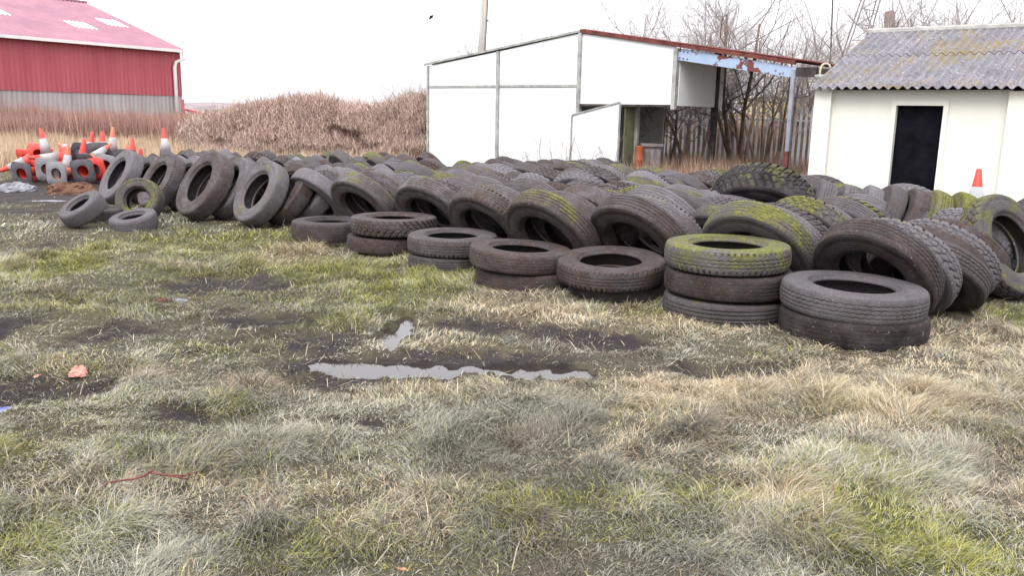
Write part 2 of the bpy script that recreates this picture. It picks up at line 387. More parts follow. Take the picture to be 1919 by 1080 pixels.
S[2] = flat(728, 10.0, .10, .93, 'bald', 'reddish brown flat tyre, lower of the second stack from the left', .0, .8, .1)
flat(739, 10.0, .31, .98, 'lug', 'brown flat tyre with chunky worn tread, upper of the second stack from the left', 0, .7, .35)
S[1] = flat(622, 10.6, .155, .93, 'bald', 'single dark flat tyre at the left end of the flat front row', 0, .5, .15, wide=.95)

EDGE = Vector((-.745, .667, 0))
G_L = 'tyres leaning in long files across the yard'
ORD = ['first', 'second', 'third', 'fourth', 'fifth', 'sixth', 'seventh', 'eighth', 'ninth', 'tenth', 'eleventh', 'twelfth', 'thirteenth', 'fourteenth', 'fifteenth', 'sixteenth', 'seventeenth', 'eighteenth', 'nineteenth', 'twentieth', 'twenty-first', 'twenty-second', 'twenty-third', 'twenty-fourth', 'twenty-fifth', 'twenty-sixth']
def NTH(n): return str(n)+('th' if 10 < n % 100 < 14 else {1: 'st', 2: 'nd', 3: 'rd'}.get(n % 10, 'th'))
KW = {'zigzag': 'zigzag-tread', 'block': 'block-tread', 'rib': 'ribbed', 'bald': 'smooth worn', 'notched': 'notched', 'lug': 'chunky-tread'}
TOPL = [(180, 300), (260, 292), (330, 279), (500, 276), (700, 281), (800, 287), (900, 291), (1000, 293), (1200, 299), (1320, 313), (1420, 322), (1500, 329), (1650, 345), (1750, 352), (1840, 362), (1919, 374), (2100, 400)]
BACK = [atz(px, py, .83) for px, py in TOPL]
BX = np.array([math.atan2(b.x, b.y) for b in BACK]); BD = np.array([math.hypot(b.x, b.y) for b in BACK])
def inside(x, y): return math.hypot(x, y) < np.interp(math.atan2(x, y), BX, BD)-.05
def tcol(k, fi):
    """moss, brown, pale of an ordinary tyre"""
    q = rnd.random()
    if q < .13: return rnd.uniform(.5, .85), .4, .4
    if q < .36: return rnd.uniform(.2, .36), .5, .5
    if q < .6: return 0, rnd.uniform(.5, .9), rnd.uniform(.2, .6)
    return 0, rnd.uniform(0, .4), rnd.uniform(.2, 1)
def lean_tyre(x, y, ang, b, kind, size, label, moss, brown, pale, sink=.03, lift=0, back=False, group=G_L, wide=.82):
    """ang: heading of the file (0 = +Y, clockwise); b: lean from upright; back: leaning away from the front"""
    d = Vector((math.sin(ang), math.cos(ang), 0)); n = -d*math.cos(b)+Vector((0, 0, 1))*math.sin(b)*(1 if back else -1)
    zc = .52*size*math.cos(b)+.13*wide*size*math.sin(b)-sink+lift
    TY.append((x, y, .42))
    return tyre(Vector((x, y, zc)), n, kind, label, group, moss, brown, pale, size, wide)
FD = [  # start stack, heading, description, first tyres: (kind, moss, brown, pale, size, look)
  (7, 50, 'file leaning on the nearest stack', [('zigzag', 0, .5, .1, 1.0, 'big dark brown'), ('block', .3, .15, .7, .98, 'grey chunky-block'), ('rib', 0, .45, .3, .94, 'ribbed dark'), ('bald', 0, .6, .2, .9, 'muddy worn')]),
  (6, 44, 'file behind the mossy three-high stack', [('zigzag', .8, .3, .5, 1.05, 'big yellow-green mossy'), ('zigzag', .1, .4, .8, 1.0, 'pale grey zigzag'), ('lug', 0, .5, .4, 1.0, 'brown chunky'), ('block', .75, .3, .4, 1, 'green-blotched block-tread')]),
  (5, 42, 'file behind the tilted notched tyre', [('rib', 0, .65, .25, 1.03, 'plain brown ribbed'), ('notched', .3, .5, .9, 1.0, 'grey-green notched'), ('rib', .25, .3, .8, 1.0, 'pale ribbed'), ('bald', 0, .2, .1, 1.0, 'dark smooth')]),
  (4, 42, 'file behind the pale-tussock stack', [('rib', .6, .7, .4, 1.03, 'moss-crowned brown'), ('bald', 0, .7, .6, 1.0, 'smooth brown'), ('bald', .1, .8, .5, 1.0, 'muddy smooth'), ('zigzag', 0, .7, .6, 1.0, 'brown zigzag')]),
  (3, 40, 'file behind the third stack from left', [('notched', 0, .75, .5, .98, 'brown notched'), ('zigzag', .3, .6, .7, .98, 'pale zigzag'), ('bald', 0, .2, .2, .96, 'dark smooth')]),
  (2, 38, 'file behind the second stack from left', [('zigzag', .15, .7, .8, 1.0, 'dusty brown zigzag'), ('block', 0, .4, .5, .95, 'block-tread'), ('rib', .2, .4, .6, .95, 'grey ribbed')]),
  (1, 38, 'file behind the single flat tyre', [('zigzag', .55, .6, .7, 1.0, 'moss-rimmed brown'), ('zigzag', 0, .8, .6, 1.0, 'reddish brown zigzag'), ('bald', 0, .4, .8, .95, 'grey smooth')]),
]
def run_file(x, y, ang0, desc, firsts, k0=0, kmax=26, size=.97, b0=38, step=.30, sink=.05):
    k = k0; s = 0.0; d = Vector((math.sin(ang0), math.cos(ang0), 0)); side = Vector((d.y, -d.x, 0)); wob = rnd.uniform(0, 6)
    while k < kmax:
        off = .10*math.sin(k*.7+wob)+rnd.uniform(-.05, .05) if k > 1 else 0
        px_, py_ = x+d.x*s+side.x*off, y+d.y*s+side.y*off
        if k > 3 and not inside(px_, py_): break
        if k-k0 < len(firsts): kind, mo, br, pa, sz, look = firsts[k-k0]
        else:
            kind = rnd.choice(KINDS); mo, br, pa = tcol(k, 0); sz = size*rnd.uniform(.9, 1.05)
            look = ('mossy ' if mo > .4 else 'brown ' if br > .5 else 'grey ' if pa > .5 else 'dark ')+KW[kind]
        j = 0 if k-k0 < 2 else 1
        lean_tyre(px_, py_, ang0+R(rnd.uniform(-8, 8))*j+R(rnd.uniform(-3, 3)), R(b0+rnd.uniform(-7, 7)*j+(10 if kmax == 6 and k > 1 else 0)), kind, sz, f'{look} tyre, {ORD[k]} in the {desc}', mo, br, pa, sink=sink, lift=max(0, rnd.gauss(0, .035))*j)
        s += step*rnd.uniform(.9, 1.12); k += 1
    return k
for si, hd, desc, firsts in FD:
    c = S[si]; a_ = R(hd); d = Vector((math.sin(a_), math.cos(a_), 0)); gap = {6: .88, 7: .76, 5: .66}.get(si, .70); c = c+Vector(({1: -.08, 2: .05, 3: -.03, 4: -.22, 5: -.19, 6: -.17, 7: -.22}[si], 0, 0))
    run_file(c.x+d.x*gap, c.y+d.y*gap, a_, desc, firsts, b0=38, size=.96, sink=.08, step=.36 if si == 7 else .30, kmax=6 if si == 7 else 26)
# left end: the first tyres of each file lean back and show their faces
G_B = 'tyres leaning back at the left end with their faces showing'
LEFT = [((490, 388), 11.95, 62, 'file led by the greenish tyre', [('bald', .42, .45, .8, 1.0, 'greenish smooth'), ('bald', 0, .85, .4, 1.0, 'rusty muddy'), ('bald', 0, .3, .8, .98, 'bluish smooth')]),
        ((385, 368), 12.5, 66, 'file led by the biggest leftward tyre', [('bald', 0, .75, .6, 1.1, 'big brown smooth'), ('bald', 0, .55, .8, 1.02, 'pale brown')]),
        ((303, 350), 13.6, 66, 'file behind the small car tyres', [('notched', 0, .7, .6, 1.0, 'brown notched'), ('bald', 0, .3, .9, .98, 'pale grey smooth')]),
        ((228, 345), 14.4, 68, 'leftmost file, beside the traffic cones', [('bald', 0, .35, .9, 1.0, 'bluish grey smooth'), ('bald', .1, .5, .6, .9, 'dull smooth')])]
for (pp, Y, hd, desc, firsts) in LEFT:
    p = aty(pp[0], pp[1], Y); a_ = R(hd); d = Vector((math.sin(a_), math.cos(a_), 0)); s = 0
    for k, (kind, mo, br, pa, sz, look) in enumerate(firsts):
        lean_tyre(p.x+d.x*s, Y+d.y*s, R(45+5*k), R(31+3*k), kind, sz*.93, f'{look} tyre, {ORD[k]} in the {desc}', mo, br, pa, back=True, group=G_B, wide=.95); s += .38
    run_file(p.x+d.x*(s+.35), Y+d.y*(s+.35), R(52), desc, [], k0=len(firsts), size=.92, b0=38, kmax=26)
for i, (px, Y, desc) in enumerate(((292, 15.2, 'far left file behind the cones'), (310, 16.7, 'farthest-left back file by the dry grass'), (336, 17.6, 'rearmost file by the brambles'))):
    p = aty(px, 300, Y); run_file(p.x, Y, R(58), desc, [], size=.9, b0=40)
# between the left file group and the first front file
for (px, Y, desc) in ((600, 12.1, 'file beside the greenish leading tyre'),):
    p = aty(px, 330, Y); run_file(p.x, Y, R(44), desc, [('bald', 0, .3, .9, .95, 'bluish grey smooth')], size=.93, b0=40)
# tyres filling the gaps between files
G_F = 'loose tyres wedged between the files'
pts_ = [(t[0], t[1]) for t in TY]; nf = 0
for Yc in np.arange(8.0, 18.6, .3):
    for xc in np.arange(-8.0, 6.5, .3):
        fx_, fy_ = xc+rnd.uniform(-.12, .12), Yc+rnd.uniform(-.12, .12)
        if not inside(fx_, fy_) or (fx_+.3)*.667+(fy_-9.6)*.745 < .35 or fx_ < -7.6+(fy_-15)*-.1 or (fx_ > 2.8 and fy_ < 8.6): continue
        if fx_ < -3.2 and fy_ < 12.6-.62*(fx_+3.2): continue
        if min(math.hypot(fx_-a_, fy_-b_) for a_, b_ in pts_) < .56 or NT[0] > 288: continue
        kind = rnd.choice(KINDS); mo, br, pa = tcol(0, 0); nf += 1; pts_.append((fx_, fy_))
        side_ = 'left half' if fx_ < -1.5 else 'middle' if fx_ < 2 else 'right half'
        near_ = 'front files' if fy_ < 12 else 'middle files' if fy_ < 15 else 'rearmost files'
        look = ('mossy ' if mo > .4 else 'brown ' if br > .5 else 'grey ' if pa > .5 else 'dark ')+KW[kind]
        lean_tyre(fx_, fy_, R(rnd.uniform(25, 65)), R(rnd.uniform(30, 50)), kind, rnd.uniform(.82, .95), f'{look} tyre, {NTH(nf)} counted from the front, wedged among {near_}, {side_}', mo, br, pa, sink=.05, group=G_F)
# right end: a row across the yard before the cream shed, the last tyre turned to the right
G_R = 'row of tyres in front of the cream shed'
row = [(1475, 10.0, .95, 'lug', 0, .5, .5, 'brown chunky'), (1520, 9.9, .95, 'zigzag', 0, .3, .5, 'brown zigzag'), (1565, 10.0, .9, 'block', 0, .3, .7, 'block-tread'), (1610, 9.9, .9, 'notched', 0, .2, .9, 'pale notched'), (1650, 9.75, .92, 'bald', 0, .4, .3, 'dark smooth'),
       (1695, 9.6, .9, 'bald', 0, .75, .3, 'brown smooth'), (1735, 9.4, .9, 'rib', .95, .2, .6, 'green-banded'), (1782, 9.2, .9, 'bald', .95, .2, .3, 'bright yellow-green')]
for i, (px, Y, sz, kind, mo, br, pa, look) in enumerate(row):
    p = aty(px, 370, Y); a_ = R(-78)
    lean_tyre(p.x, Y, a_, R(24), kind, sz, f'{look} tyre, {ORD[i]} in the row before the cream shed', mo, br, pa, group=G_R)
p = aty(1886, 430, 8.0)
lean_tyre(p.x, 8.0, R(-30), R(27), 'block', .98, 'big mossy-sided tyre turned to face right before the cream shed', .6, .4, .4, back=True, group=G_R)
p = aty(1975, 430, 8.7)
lean_tyre(p.x, 8.8, R(-26), R(26), 'lug', .92, 'rightmost tyre cut by the picture edge, standing by the cream shed', .15, .4, .3, back=True, group=G_R)
for i, (px, py, Y, mo, look) in enumerate(((1480, 345, 11.4, .0, 'brown'), (1580, 345, 12.2, .3, 'grey-green'), (1640, 346, 12.0, 0, 'black'), (1735, 350, 11.2, .6, 'moss-edged'), (1790, 352, 10.9, 0, 'pale zigzag'))):
    p = aty(px, py, Y); lean_tyre(p.x, Y, R(50+20*i % 37), R(48), rnd.choice(KINDS), .86, f'{look} tyre by the cream shed wall, {ORD[i]} from the left', mo, .4, .4, group='tyres lying against the cream shed wall')
p = aty(1428, 365, 9.6)
lean_tyre(p.x, 9.6, R(26), R(44), 'lug', 1.12, 'huge dark tractor-like tyre with moss on its crown, standing above its neighbours', .46, 0, -.3, lift=.10, group=G_L, wide=1.3)
# four little tyres at the left corner
G_S = 'small car tyres dumped at the left corner'
def small(px, py, n, z, label, moss=0, brown=.4, pale=.4, size=1.0):
    p = atz(px, py, z); TY.append((p.x, p.y, .3)); tyre(p, n, 'bald', label, G_S, moss, brown, pale, size, small=True)
small(155, 392, (-.35, -.45, .8), .24, 'small grey tyre propped aslant on another at far left', 0, .3, .6, .98)
small(193, 402, (.05, -.05, 1), .10, 'small dark tyre lying flat beneath the slanting one', 0, .5, .2, .95)
small(262, 377, (-.05, -1, .45), .28, 'small moss-topped tyre leaning upright against the larger ones', .6, .5, .4, 1.08)
small(251, 417, (-.10, -.22, .95), .08, 'small grey tyre lying flat, nearest of the little tyres', .05, .3, .6, 1.0)

# ------------------------------------------------------------------ corrugated sheet
def corr(p0, u, v, pitch, amp, thick=.008, samples=8, rag=0):
    """wave runs along u, ribs run along v; u, v full-length vectors"""
    p0, u, v = Vector(p0), Vector(u), Vector(v); n = u.cross(v).normalized(); L = u.length
    k = max(2, int(L/pitch*samples)); b = MB(); N = k+1
    for lay in (0, 1):
        for e in (0, 1):
            for i in range(N):
                t = i/k; o = amp*math.sin(2*math.pi*t*L/pitch)+(-thick if lay else 0)
                b.v.append(tuple(p0+u*t+v*e+n*o+(v.normalized()*rag*math.sin(i*12.9) if e == 0 else Vector())))
    for i in range(k):
        b.f.append((i, i+1, N+i+1, N+i)); b.f.append((2*N+i+1, 2*N+i, 3*N+i, 3*N+i+1))
        b.f.append((2*N+i, 2*N+i+1, i+1, i)); b.f.append((N+i, N+i+1, 3*N+i+1, 3*N+i))
    b.f.append((0, N, 3*N, 2*N)); b.f.append((k, 2*N+k, 3*N+k, N+k))
    return b
Z = Vector((0, 0, 1))
# ------------------------------------------------------------------ white panel shed
E1 = Vector((.789, -.615, 0)); N1 = Vector((.615, .789, 0))      # along the front, and back from it
PR = Vector((1.6, 20, 0))
def sp(px, py): return onpl(px, py, PR, N1)
M_WP = NM('white_panel', .55, .3)
f1 = M_WP.noise(1.2, 6, .7); f2 = M_WP.noise(2.5, 6, .7, stretch=(6, 6, .5))
M_WP.color(M_WP.mix(M_WP.ramp(f2, [(.60, 0), (.72, .75)]), M_WP.ramp(f1, [(.3, (.74, .75, .74)), (.7, (.67, .69, .70))]), (.40, .40, .35))); M_WP.bump(M_WP.noise(3), .1)
M_WP = M_WP.m
M_GS = simple('weathered_grey_steel', (.20, .21, .20), (.38, .38, .36), 6, .6, .4, .2)
M_BLUE = NM('peeling_blue_paint', .5, .4); fr = M_BLUE.noise(3.3, 6, .65)
M_BLUE.color(M_BLUE.mix(M_BLUE.ramp(fr, [(.555, 0), (.58, 1)]), M_BLUE.ramp(M_BLUE.noise(2), [(.3, (.27, .36, .50)), (.7, (.34, .42, .54))]), (.14, .035, .03))); M_BLUE = M_BLUE.m
M_RUST = simple('dark_red_rust', (.07, .02, .02), (.17, .055, .045), 5, .8, .2)
M_DK = simple('dark_weathered_steel', (.03, .025, .025), (.08, .065, .06), 6, .8, .2)
M_ASB = simple('weathered_cement_sheet', (.22, .22, .21), (.36, .35, .33), 5, .9, .2)
M_GBP = simple('grey_blue_post_paint', (.20, .21, .25), (.30, .31, .36), 4, .6, .3, .2)
shed = empty('panel_shed', PR); tag(shed, 'white panelled steel shed with an open bay and blue peeling beam', 'shed')
def sadd(name, mb, mat):
    o = mb.build(name, mat); o.parent = shed; o.matrix_parent_inverse = Matrix.Translation(-PR); return o
TL, TM_, RG, TR, TE = sp(803, 121), sp(935, 93), sp(1089, 58), sp(1269, 81), sp(1541, 122)
def down(p, z): return Vector((p.x, p.y, z))
rail_z = (sp(803, 162).z+sp(1084, 161).z)/2
def panel(name, a, b, za0, zb0, za1, zb1, mat=M_WP, off=0, th=.03):
    """upright panel between ground points a, b"""
    poly = [Vector((a.x, a.y, za0)), Vector((b.x, b.y, zb0)), Vector((b.x, b.y, zb1)), Vector((a.x, a.y, za1))]
    poly = [q+N1*off for q in poly]; mb = MB().prism(poly, N1*th); return sadd(name, mb, mat)
g = .03
a, b2, c2, d2 = TL, TM_, RG, TR
def sh(p, s): return p+E1*s
panel('lower_panel', sh(a, g), sh(b2, -g), 0, 0, rail_z-g, rail_z-g); panel('upper_panel', sh(a, g), sh(b2, -g), rail_z+g, rail_z+g, a.z-.03, b2.z-.04)
panel('lower_panel', sh(b2, g), sh(c2, -g), 0, 0, rail_z-g, rail_z-g); panel('upper_panel', sh(b2, g), sh(c2, -g), rail_z+g, rail_z+g, b2.z-.03, c2.z-.04)
zb = (sp(1089, 193).z+sp(1266, 197).z)/2
panel('upper_panel', sh(c2, g), sh(d2, -g), zb, zb-.02, c2.z-.05, d2.z-.06)
for p_, zt, w_ in ((a, a.z, .05), (b2, b2.z, .085), (c2, c2.z, .09)):
    sadd('post', MB().para(down(p_, 0)-E1*w_/2-N1*.05, E1*w_, N1*.12, Z*(zt-.03)), M_GS)
sadd('post', MB().para(down(d2, zb-.1)-E1*.05-N1*.05, E1*.09, N1*.12, Z*(d2.z-zb)), M_GS)
for q0, q1 in ((a, b2), (b2, c2)): sadd('rail', MB().para(down(q0, rail_z-.025)+E1*.05-N1*.02, (down(q1, 0)-down(q0, 0))-E1*.1, N1*.06, Z*.05), M_GS)
sadd('rail', MB().para(down(c2, zb-.05)+E1*.05-N1*.02, (down(d2, 0)-down(c2, 0))-E1*.1, N1*.06, Z*.048), M_DK)
DEP = 4.2
for nm, q0, q1, mt in (('roof_sheet', a-E1*.12, c2, M_ASB), ('roof_sheet', c2, TE, M_RUST)):
    q0 = Vector(q0); q1 = Vector(q1)
    sadd(nm, corr(q0-N1*.04+Z*(.02 if mt is M_ASB else .035), N1*DEP, (q1-q0), .146, .010 if mt is M_ASB else .02, .01, 6), mt)
sadd('verge_trim', MB().prism([a-E1*.12-Z*.02, c2-Z*.02, c2+Z*.03, a-E1*.12+Z*.03], -N1*.05), M_GS)
sadd('verge_trim', MB().prism([c2-Z*.03, sp(1492, 118)-Z*.03, sp(1492, 118)+Z*.05, c2+Z*.035], -N1*.055), M_RUST)
bl0, bl1 = sp(1272, 90), sp(1492, 126)
sadd('blue_beam', MB().prism([bl0-Z*.24, bl1-Z*.2, bl1, bl0], N1*.07), M_BLUE)
for t in (.015, .05, .085):
    for zz in (-.05, -.19):
        q = bl0.lerp(bl1, t)+Z*zz; sadd('bolt', MB().tube([q, q-N1*.02], .013, 6), M_DK)
pq = sp(1488, 128); pb = sp(1470, 330)
sadd('front_post', MB().beam(Vector((pq.x, pq.y, 1.0)), Vector((pq.x, pq.y, pq.z-.02)), .075, .075, E1), M_GBP)
sadd('post_foot', MB().beam(Vector((pq.x, pq.y, -.1)), Vector((pq.x, pq.y, 1.0)), .07, .07, E1), M_RUST)
# side panels of the bay going back from the front
s0 = d2+E1*.03; s1 = s0+N1*2.3
sadd('side_panel', MB().prism([Vector((s0.x, s0.y, 1.86))+N1*.1, Vector((s1.x, s1.y, 1.86)), Vector((s1.x, s1.y, d2.z-.12)), Vector((s0.x, s0.y, d2.z-.12))+N1*.1], E1*.02), M_WP)
sadd('rear_post', MB().beam(down(s1-N1*.35, -.1), down(s1-N1*.35, 3.2), .12, .12, E1), M_DK)
zz = TE.z-.12
sadd('eave_shade_strip', MB().prism([sh(bl1, .02)-Z*.17, sh(TE, -.1)-Z*.22, sh(TE, -.1)-Z*.03, sh(bl1, .02)+Z*.0], N1*.06), M_DK)  # dark strip added to stand in for the shaded underside of the eave
sadd('eave_beam', MB().para(down(TE, zz-.09)-E1*.08+N1*.0, E1*.06, N1*DEP, Z*.16), M_DK)
# closed room walls
sadd('side_wall', MB().para(down(a, 0)+E1*.03+N1*.06, E1*.03, N1*(DEP-.2), Z*(a.z-.1)), M_WP)
sadd('back_wall', MB().para(down(a, 0)+E1*.03+N1*(DEP-.15), (down(c2, 0)-down(a, 0)), N1*.03, Z*(a.z-.1)), M_WP)
M_OL = simple('olive_board', (.12, .125, .075), (.19, .20, .125), 3, .9, .1)
jm = sp(1168, 200); jm.z = 0
sadd('inner_partition', MB().para(jm+N1*.06, E1*.03, N1*.42, Z*(zb-.03)), M_OL)
sadd('rear_post', MB().beam(jm+N1*.55+E1*.05, jm+N1*.55+E1*.05+Z*2.0, .09, .09, E1), M_GS)
dp = MB(); pts = [sp(1078, 216), sp(1168, 192), None, None]
q0, q1 = sp(1078, 216), sp(1168, 192)
dp.prism([down(q0, 0)-N1*.12, down(q1, 0)-N1*.12, q1-N1*.12, q0-N1*.12], N1*.035)
lp_ = dp.build('board', M_WP); lr_ = empty('loose_panel', (0, 0, 0)); lp_.parent = lr_
for qq in (q0, q1): MB().beam(down(qq, 0)-N1*.14, Vector(qq)-N1*.14, .03, .03, E1).build('edge_shadow_strip', M_GS, lr_)  # dark strips draw the board's edge lines and the shadow in its gaps
MB().beam(q0-N1*.14+Z*.01, q1-N1*.14+Z*.01, .025, .025).build('edge_shadow_strip', M_GS, lr_)
tag(lr_, 'loose white board with slanted top propped in the open bay of the panel shed', 'board')

# ------------------------------------------------------------------ cream shed
CO = aty(1516, 300, 15.0); CO.z = 0
M_CR = NM('cream_masonry_paint', .8, .2)
f1 = M_CR.noise(.9, 6, .7); f2 = M_CR.noise(2, 6, .7, stretch=(5, 5, .6))
M_CR.color(M_CR.mix(M_CR.ramp(f2, [(.55, 0), (.85, .4)]), M_CR.ramp(f1, [(.3, (.70, .69, .625)), (.7, (.64, .625, .565))]), (.48, .46, .39))); M_CR.bump(M_CR.noise(25), .3, .006); M_CR = M_CR.m
M_RF = NM('lichened_cement_roof', .9, .2); s_ = M_RF
base = s_.ramp(s_.noise(2.2, 7, .7), [(.3, (.12, .115, .13)), (.7, (.235, .225, .245))])
base = s_.mix(s_.ramp(s_.noise(28, 3, .6), [(.56, 0), (.62, .8)]), base, (.035, .03, .035))
base = s_.mix(s_.ramp(s_.noise(22, 3, .5, stretch=(1, 1, 1.01)), [(.68, 0), (.71, .9)]), base, (.62, .62, .6))
base = s_.mix(s_.ramp(s_.noise(1.1, 7, .8, dist=.4), [(.50, 0), (.64, .9)]), base, s_.ramp(s_.noise(20), [(.4, (.22, .15, .03)), (.6, (.15, .12, .055))]))
s_.color(base); s_.bump(s_.noise(40), .4, .01); M_RF = M_RF.m
M_BLK = simple('black_door_paint', (.004, .004, .006), (.009, .009, .013), 5, .95, .05, .1)
M_CONC = simple('grey_corbel_stone', (.25, .25, .28), (.38, .38, .41), 8, .9, .2)
cb = empty('cream_shed', CO); tag(cb, 'low cream masonry shed with black door and lichened corrugated roof', 'shed')
def cadd(name, mb, mat, par=None):
    o = mb.build(name, mat); o.parent = par or cb
    o.matrix_parent_inverse = Matrix.Translation(-CO); return o
W_T = 2.12
def cx(px, py=250): q = onpl(px, py, CO+N1*.12, N1); return (q-CO-N1*.12).dot(E1)
pw = cx(1556); d0, d1 = cx(1671.5), cx(1767); p2 = cx(1884); p3 = p2+.62; LEN = 8.2; dz = onpl(1725, 194, CO+N1*.12, N1).z
def cbox(x0, x1, y0, y1, z0, z1): return MB().para(CO+E1*x0+N1*y0+Z*z0, E1*(x1-x0), N1*(y1-y0), Z*(z1-z0))
mb = cbox(pw, d0, .12, .35, -.2, W_T)
for q in (cbox(d1, p2, .12, .35, -.2, W_T), cbox(d0, d1, .12, .35, dz, W_T), cbox(p3, LEN, .12, .35, -.2, W_T)):
    n = len(mb.v); mb.v += q.v; mb.f += [tuple(i+n for i in f_) for f_ in q.f]
cadd('front_wall', mb, M_CR)
for x0, x1 in ((0, pw), (p2, p3), (LEN, LEN+.4)):
    pl = cadd('pilaster', cbox(x0, x1, 0, .35, -.2, W_T-.02), M_CR)
    cp = MB().prism([CO+E1*(x0-.03)+N1*.0+Z*(W_T-.16)-N1*.02, CO+E1*(x0-.03)-N1*.02+Z*(W_T-.10)-N1*.09, CO+E1*(x0-.03)-N1*.11+Z*(W_T+.015), CO+E1*(x0-.03)+Z*(W_T+.015)+N1*.0], E1*(min(x1-x0, .3)+.06))
    o = cadd('corbel', cp, M_CONC); o.parent = pl; o.matrix_parent_inverse = Matrix.Translation(-CO)
RUN = 3.06
rise = aty(1622, 64, CO.y+RUN*.79).z-W_T
cadd('gable_wall', MB().prism([CO+N1*.35, CO+N1*2*RUN, CO+N1*2*RUN+Z*W_T, CO+N1*RUN+Z*(W_T+rise-.08), CO+N1*.35+Z*(W_T+.08)], E1*.25), M_CR)
cadd('gable_wall', MB().prism([CO+E1*(LEN+.15)+q for q in (N1*.35, N1*2*RUN, N1*2*RUN+Z*W_T, N1*RUN+Z*(W_T+rise-.08), N1*.35+Z*(W_T+.08))], E1*.25), M_CR)
cadd('back_wall', cbox(.25, LEN, 2*RUN-.25, 2*RUN, -.2, W_T), M_CR)
sl_ = Vector(N1*(RUN+.12)+Z*rise)
e0 = CO-E1*.0-N1*.16+Z*(W_T+.03)
u_ = E1*(LEN+.5)
o_ = corr(e0-E1*.05, u_, sl_*.56, .146, .026, .01, 8, .006); cadd('roof_sheet', o_, M_RF)
nrm = u_.cross(sl_).normalized()
o_ = corr(e0-E1*.05+sl_*.53+nrm*.014, u_, sl_*.47, .146, .026, .01, 8, .012); cadd('roof_sheet', o_, M_RF)
rs = Vector(N1*(RUN+.12)-Z*rise)
cadd('roof_sheet', corr(e0-E1*.05+sl_+rs, u_, -rs, .146, .026, .01, 4), M_RF)
cadd('ridge_cap', MB().tube([e0-E1*.1+sl_+Z*-.0, e0+u_+sl_], .085, 10), M_ASB)
cadd('eave_gap', cbox(pw-.05, LEN, .0, .12, W_T-.02, W_T+.02), M_DK) if False else None
dr = cadd('door', cbox(d0+.035, d1-.035, .2, .24, 0, dz-.035), M_BLK)
M_FR = simple('white_frame_paint', (.72, .72, .68), (.8, .8, .77), 6, .6, .3)
fr_ = cbox(d0-.045, d0+.03, .085, .24, 0, dz+.045)
for q in (cbox(d1-.03, d1+.045, .085, .24, 0, dz+.045), cbox(d0+.03, d1-.03, .085, .24, dz-.03, dz+.045)):
    n = len(fr_.v); fr_.v += q.v; fr_.f += [tuple(i+n for i in f_) for f_ in q.f]
cadd('door_frame', fr_, M_CR)
# swan-neck vent beside the verge
vp = aty(1536, 150, 15.4)
vt = empty('vent_pipe', (vp.x, vp.y, 0)); tag(vt, 'grey swan-neck vent pipe poking up behind the verge of the cream shed', 'vent pipe')
def loc(o, root): o.parent = root; o.matrix_parent_inverse = Matrix.Translation(root.location).inverted(); return o
pts = [vp+Z*(.0)]+[aty(1537, 133, 15.4)]+[Vector((vp.x+.085-.085*math.cos(t), vp.y, aty(1537, 128, 15.4).z+.085*math.sin(t))) for t in np.linspace(0, math.pi, 9)]
loc(MB().tube(pts, .018, 8).build('swan_neck', simple('brassy_pipe', (.35, .30, .2), (.5, .45, .35)), None, True), vt)
loc(MB().tube([Vector((vp.x, vp.y, 0)), vp-Z*.02, vp+Z*.04, vp+Z*.09, vp+Z*.10], [.05, .05, .09, .09, .03], 12).build('pipe_head', M_GS, None, True), vt)

# ------------------------------------------------------------------ red barn
BR = aty(337, 95, 50); BL = aty(0, 65.5, 41.6); ez = (BR.z+BL.z)/2
BR.z = BL.z = 0; EB = (BR-BL).normalized(); NB = Vector((-EB.y, EB.x, 0))   # NB back from the camera side
M_RED = simple('red_barn_cladding', (.36, .070, .090), (.42, .095, .115), .5, .6, .4, .05, stretch=(3, 3, .3))
M_PINK = NM('faded_red_barn_roof', .7, .3)
M_PINK.color(M_PINK.mix(M_PINK.ramp(M_PINK.noise(.35, 6, .7, stretch=(1, 1, 1)), [(.45, 0), (.7, .6)]), M_PINK.ramp(M_PINK.noise(1.1), [(.3, (.25, .12, .155)), (.7, (.31, .155, .19))]), (.18, .09, .125))); M_PINK = M_PINK.m
M_GC = NM('stained_grey_cladding', .8, .2)
M_GC.color(M_GC.mix(M_GC.ramp(M_GC.noise(1.2, 5, .7, stretch=(3, 3, .15)), [(.45, 0), (.7, .8)]), M_GC.ramp(M_GC.noise(.4), [(.3, (.36, .33, .33)), (.7, (.44, .41, .40))]), (.30, .21, .21))); M_GC = M_GC.m
M_SK = simple('pale_rooflight', (.62, .68, .72), (.72, .76, .78), 1, .4, .4, .05)
M_GUT = simple('white_gutter_plastic', (.66, .64, .62), (.75, .73, .70), 2, .4, .4, .05)
barn = empty('red_barn', BR); tag(barn, 'large red corrugated barn with grey lower walls and faded pink roof', 'barn')
def badd(name, mb, mat, sm=False): o = mb.build(name, mat, None, sm); o.parent = barn; o.matrix_parent_inverse = Matrix.Translation(-BR); return o
zl = 2.28; BLEN = 34; bo = BR-EB*BLEN
badd('upper_cladding', corr(bo+Z*zl, EB*BLEN, Z*(ez-zl-.1), .25, .03, .01, 6), M_RED)
badd('lower_cladding', corr(bo+NB*.04, EB*BLEN, Z*zl, .25, .03, .01, 6), M_GC)
BRUN = 9.1; brise = aty(172, 4, 50+BRUN*NB.y).z-ez
sv = NB*(BRUN+.25)+Z*brise; r0 = bo-NB*.25+Z*(ez+.02)
badd('roof_sheet', corr(r0, EB*(BLEN+.25), sv, .25, .035, .01, 6), M_PINK)
badd('roof_sheet', corr(r0+sv+(NB*BRUN-Z*brise), EB*(BLEN+.25), -(NB*BRUN-Z*brise), .25, .03, .01, 3), M_PINK)
badd('ridge_cap', MB().beam(r0+sv, r0+sv+EB*(BLEN+.25), .5, .1), M_PINK)
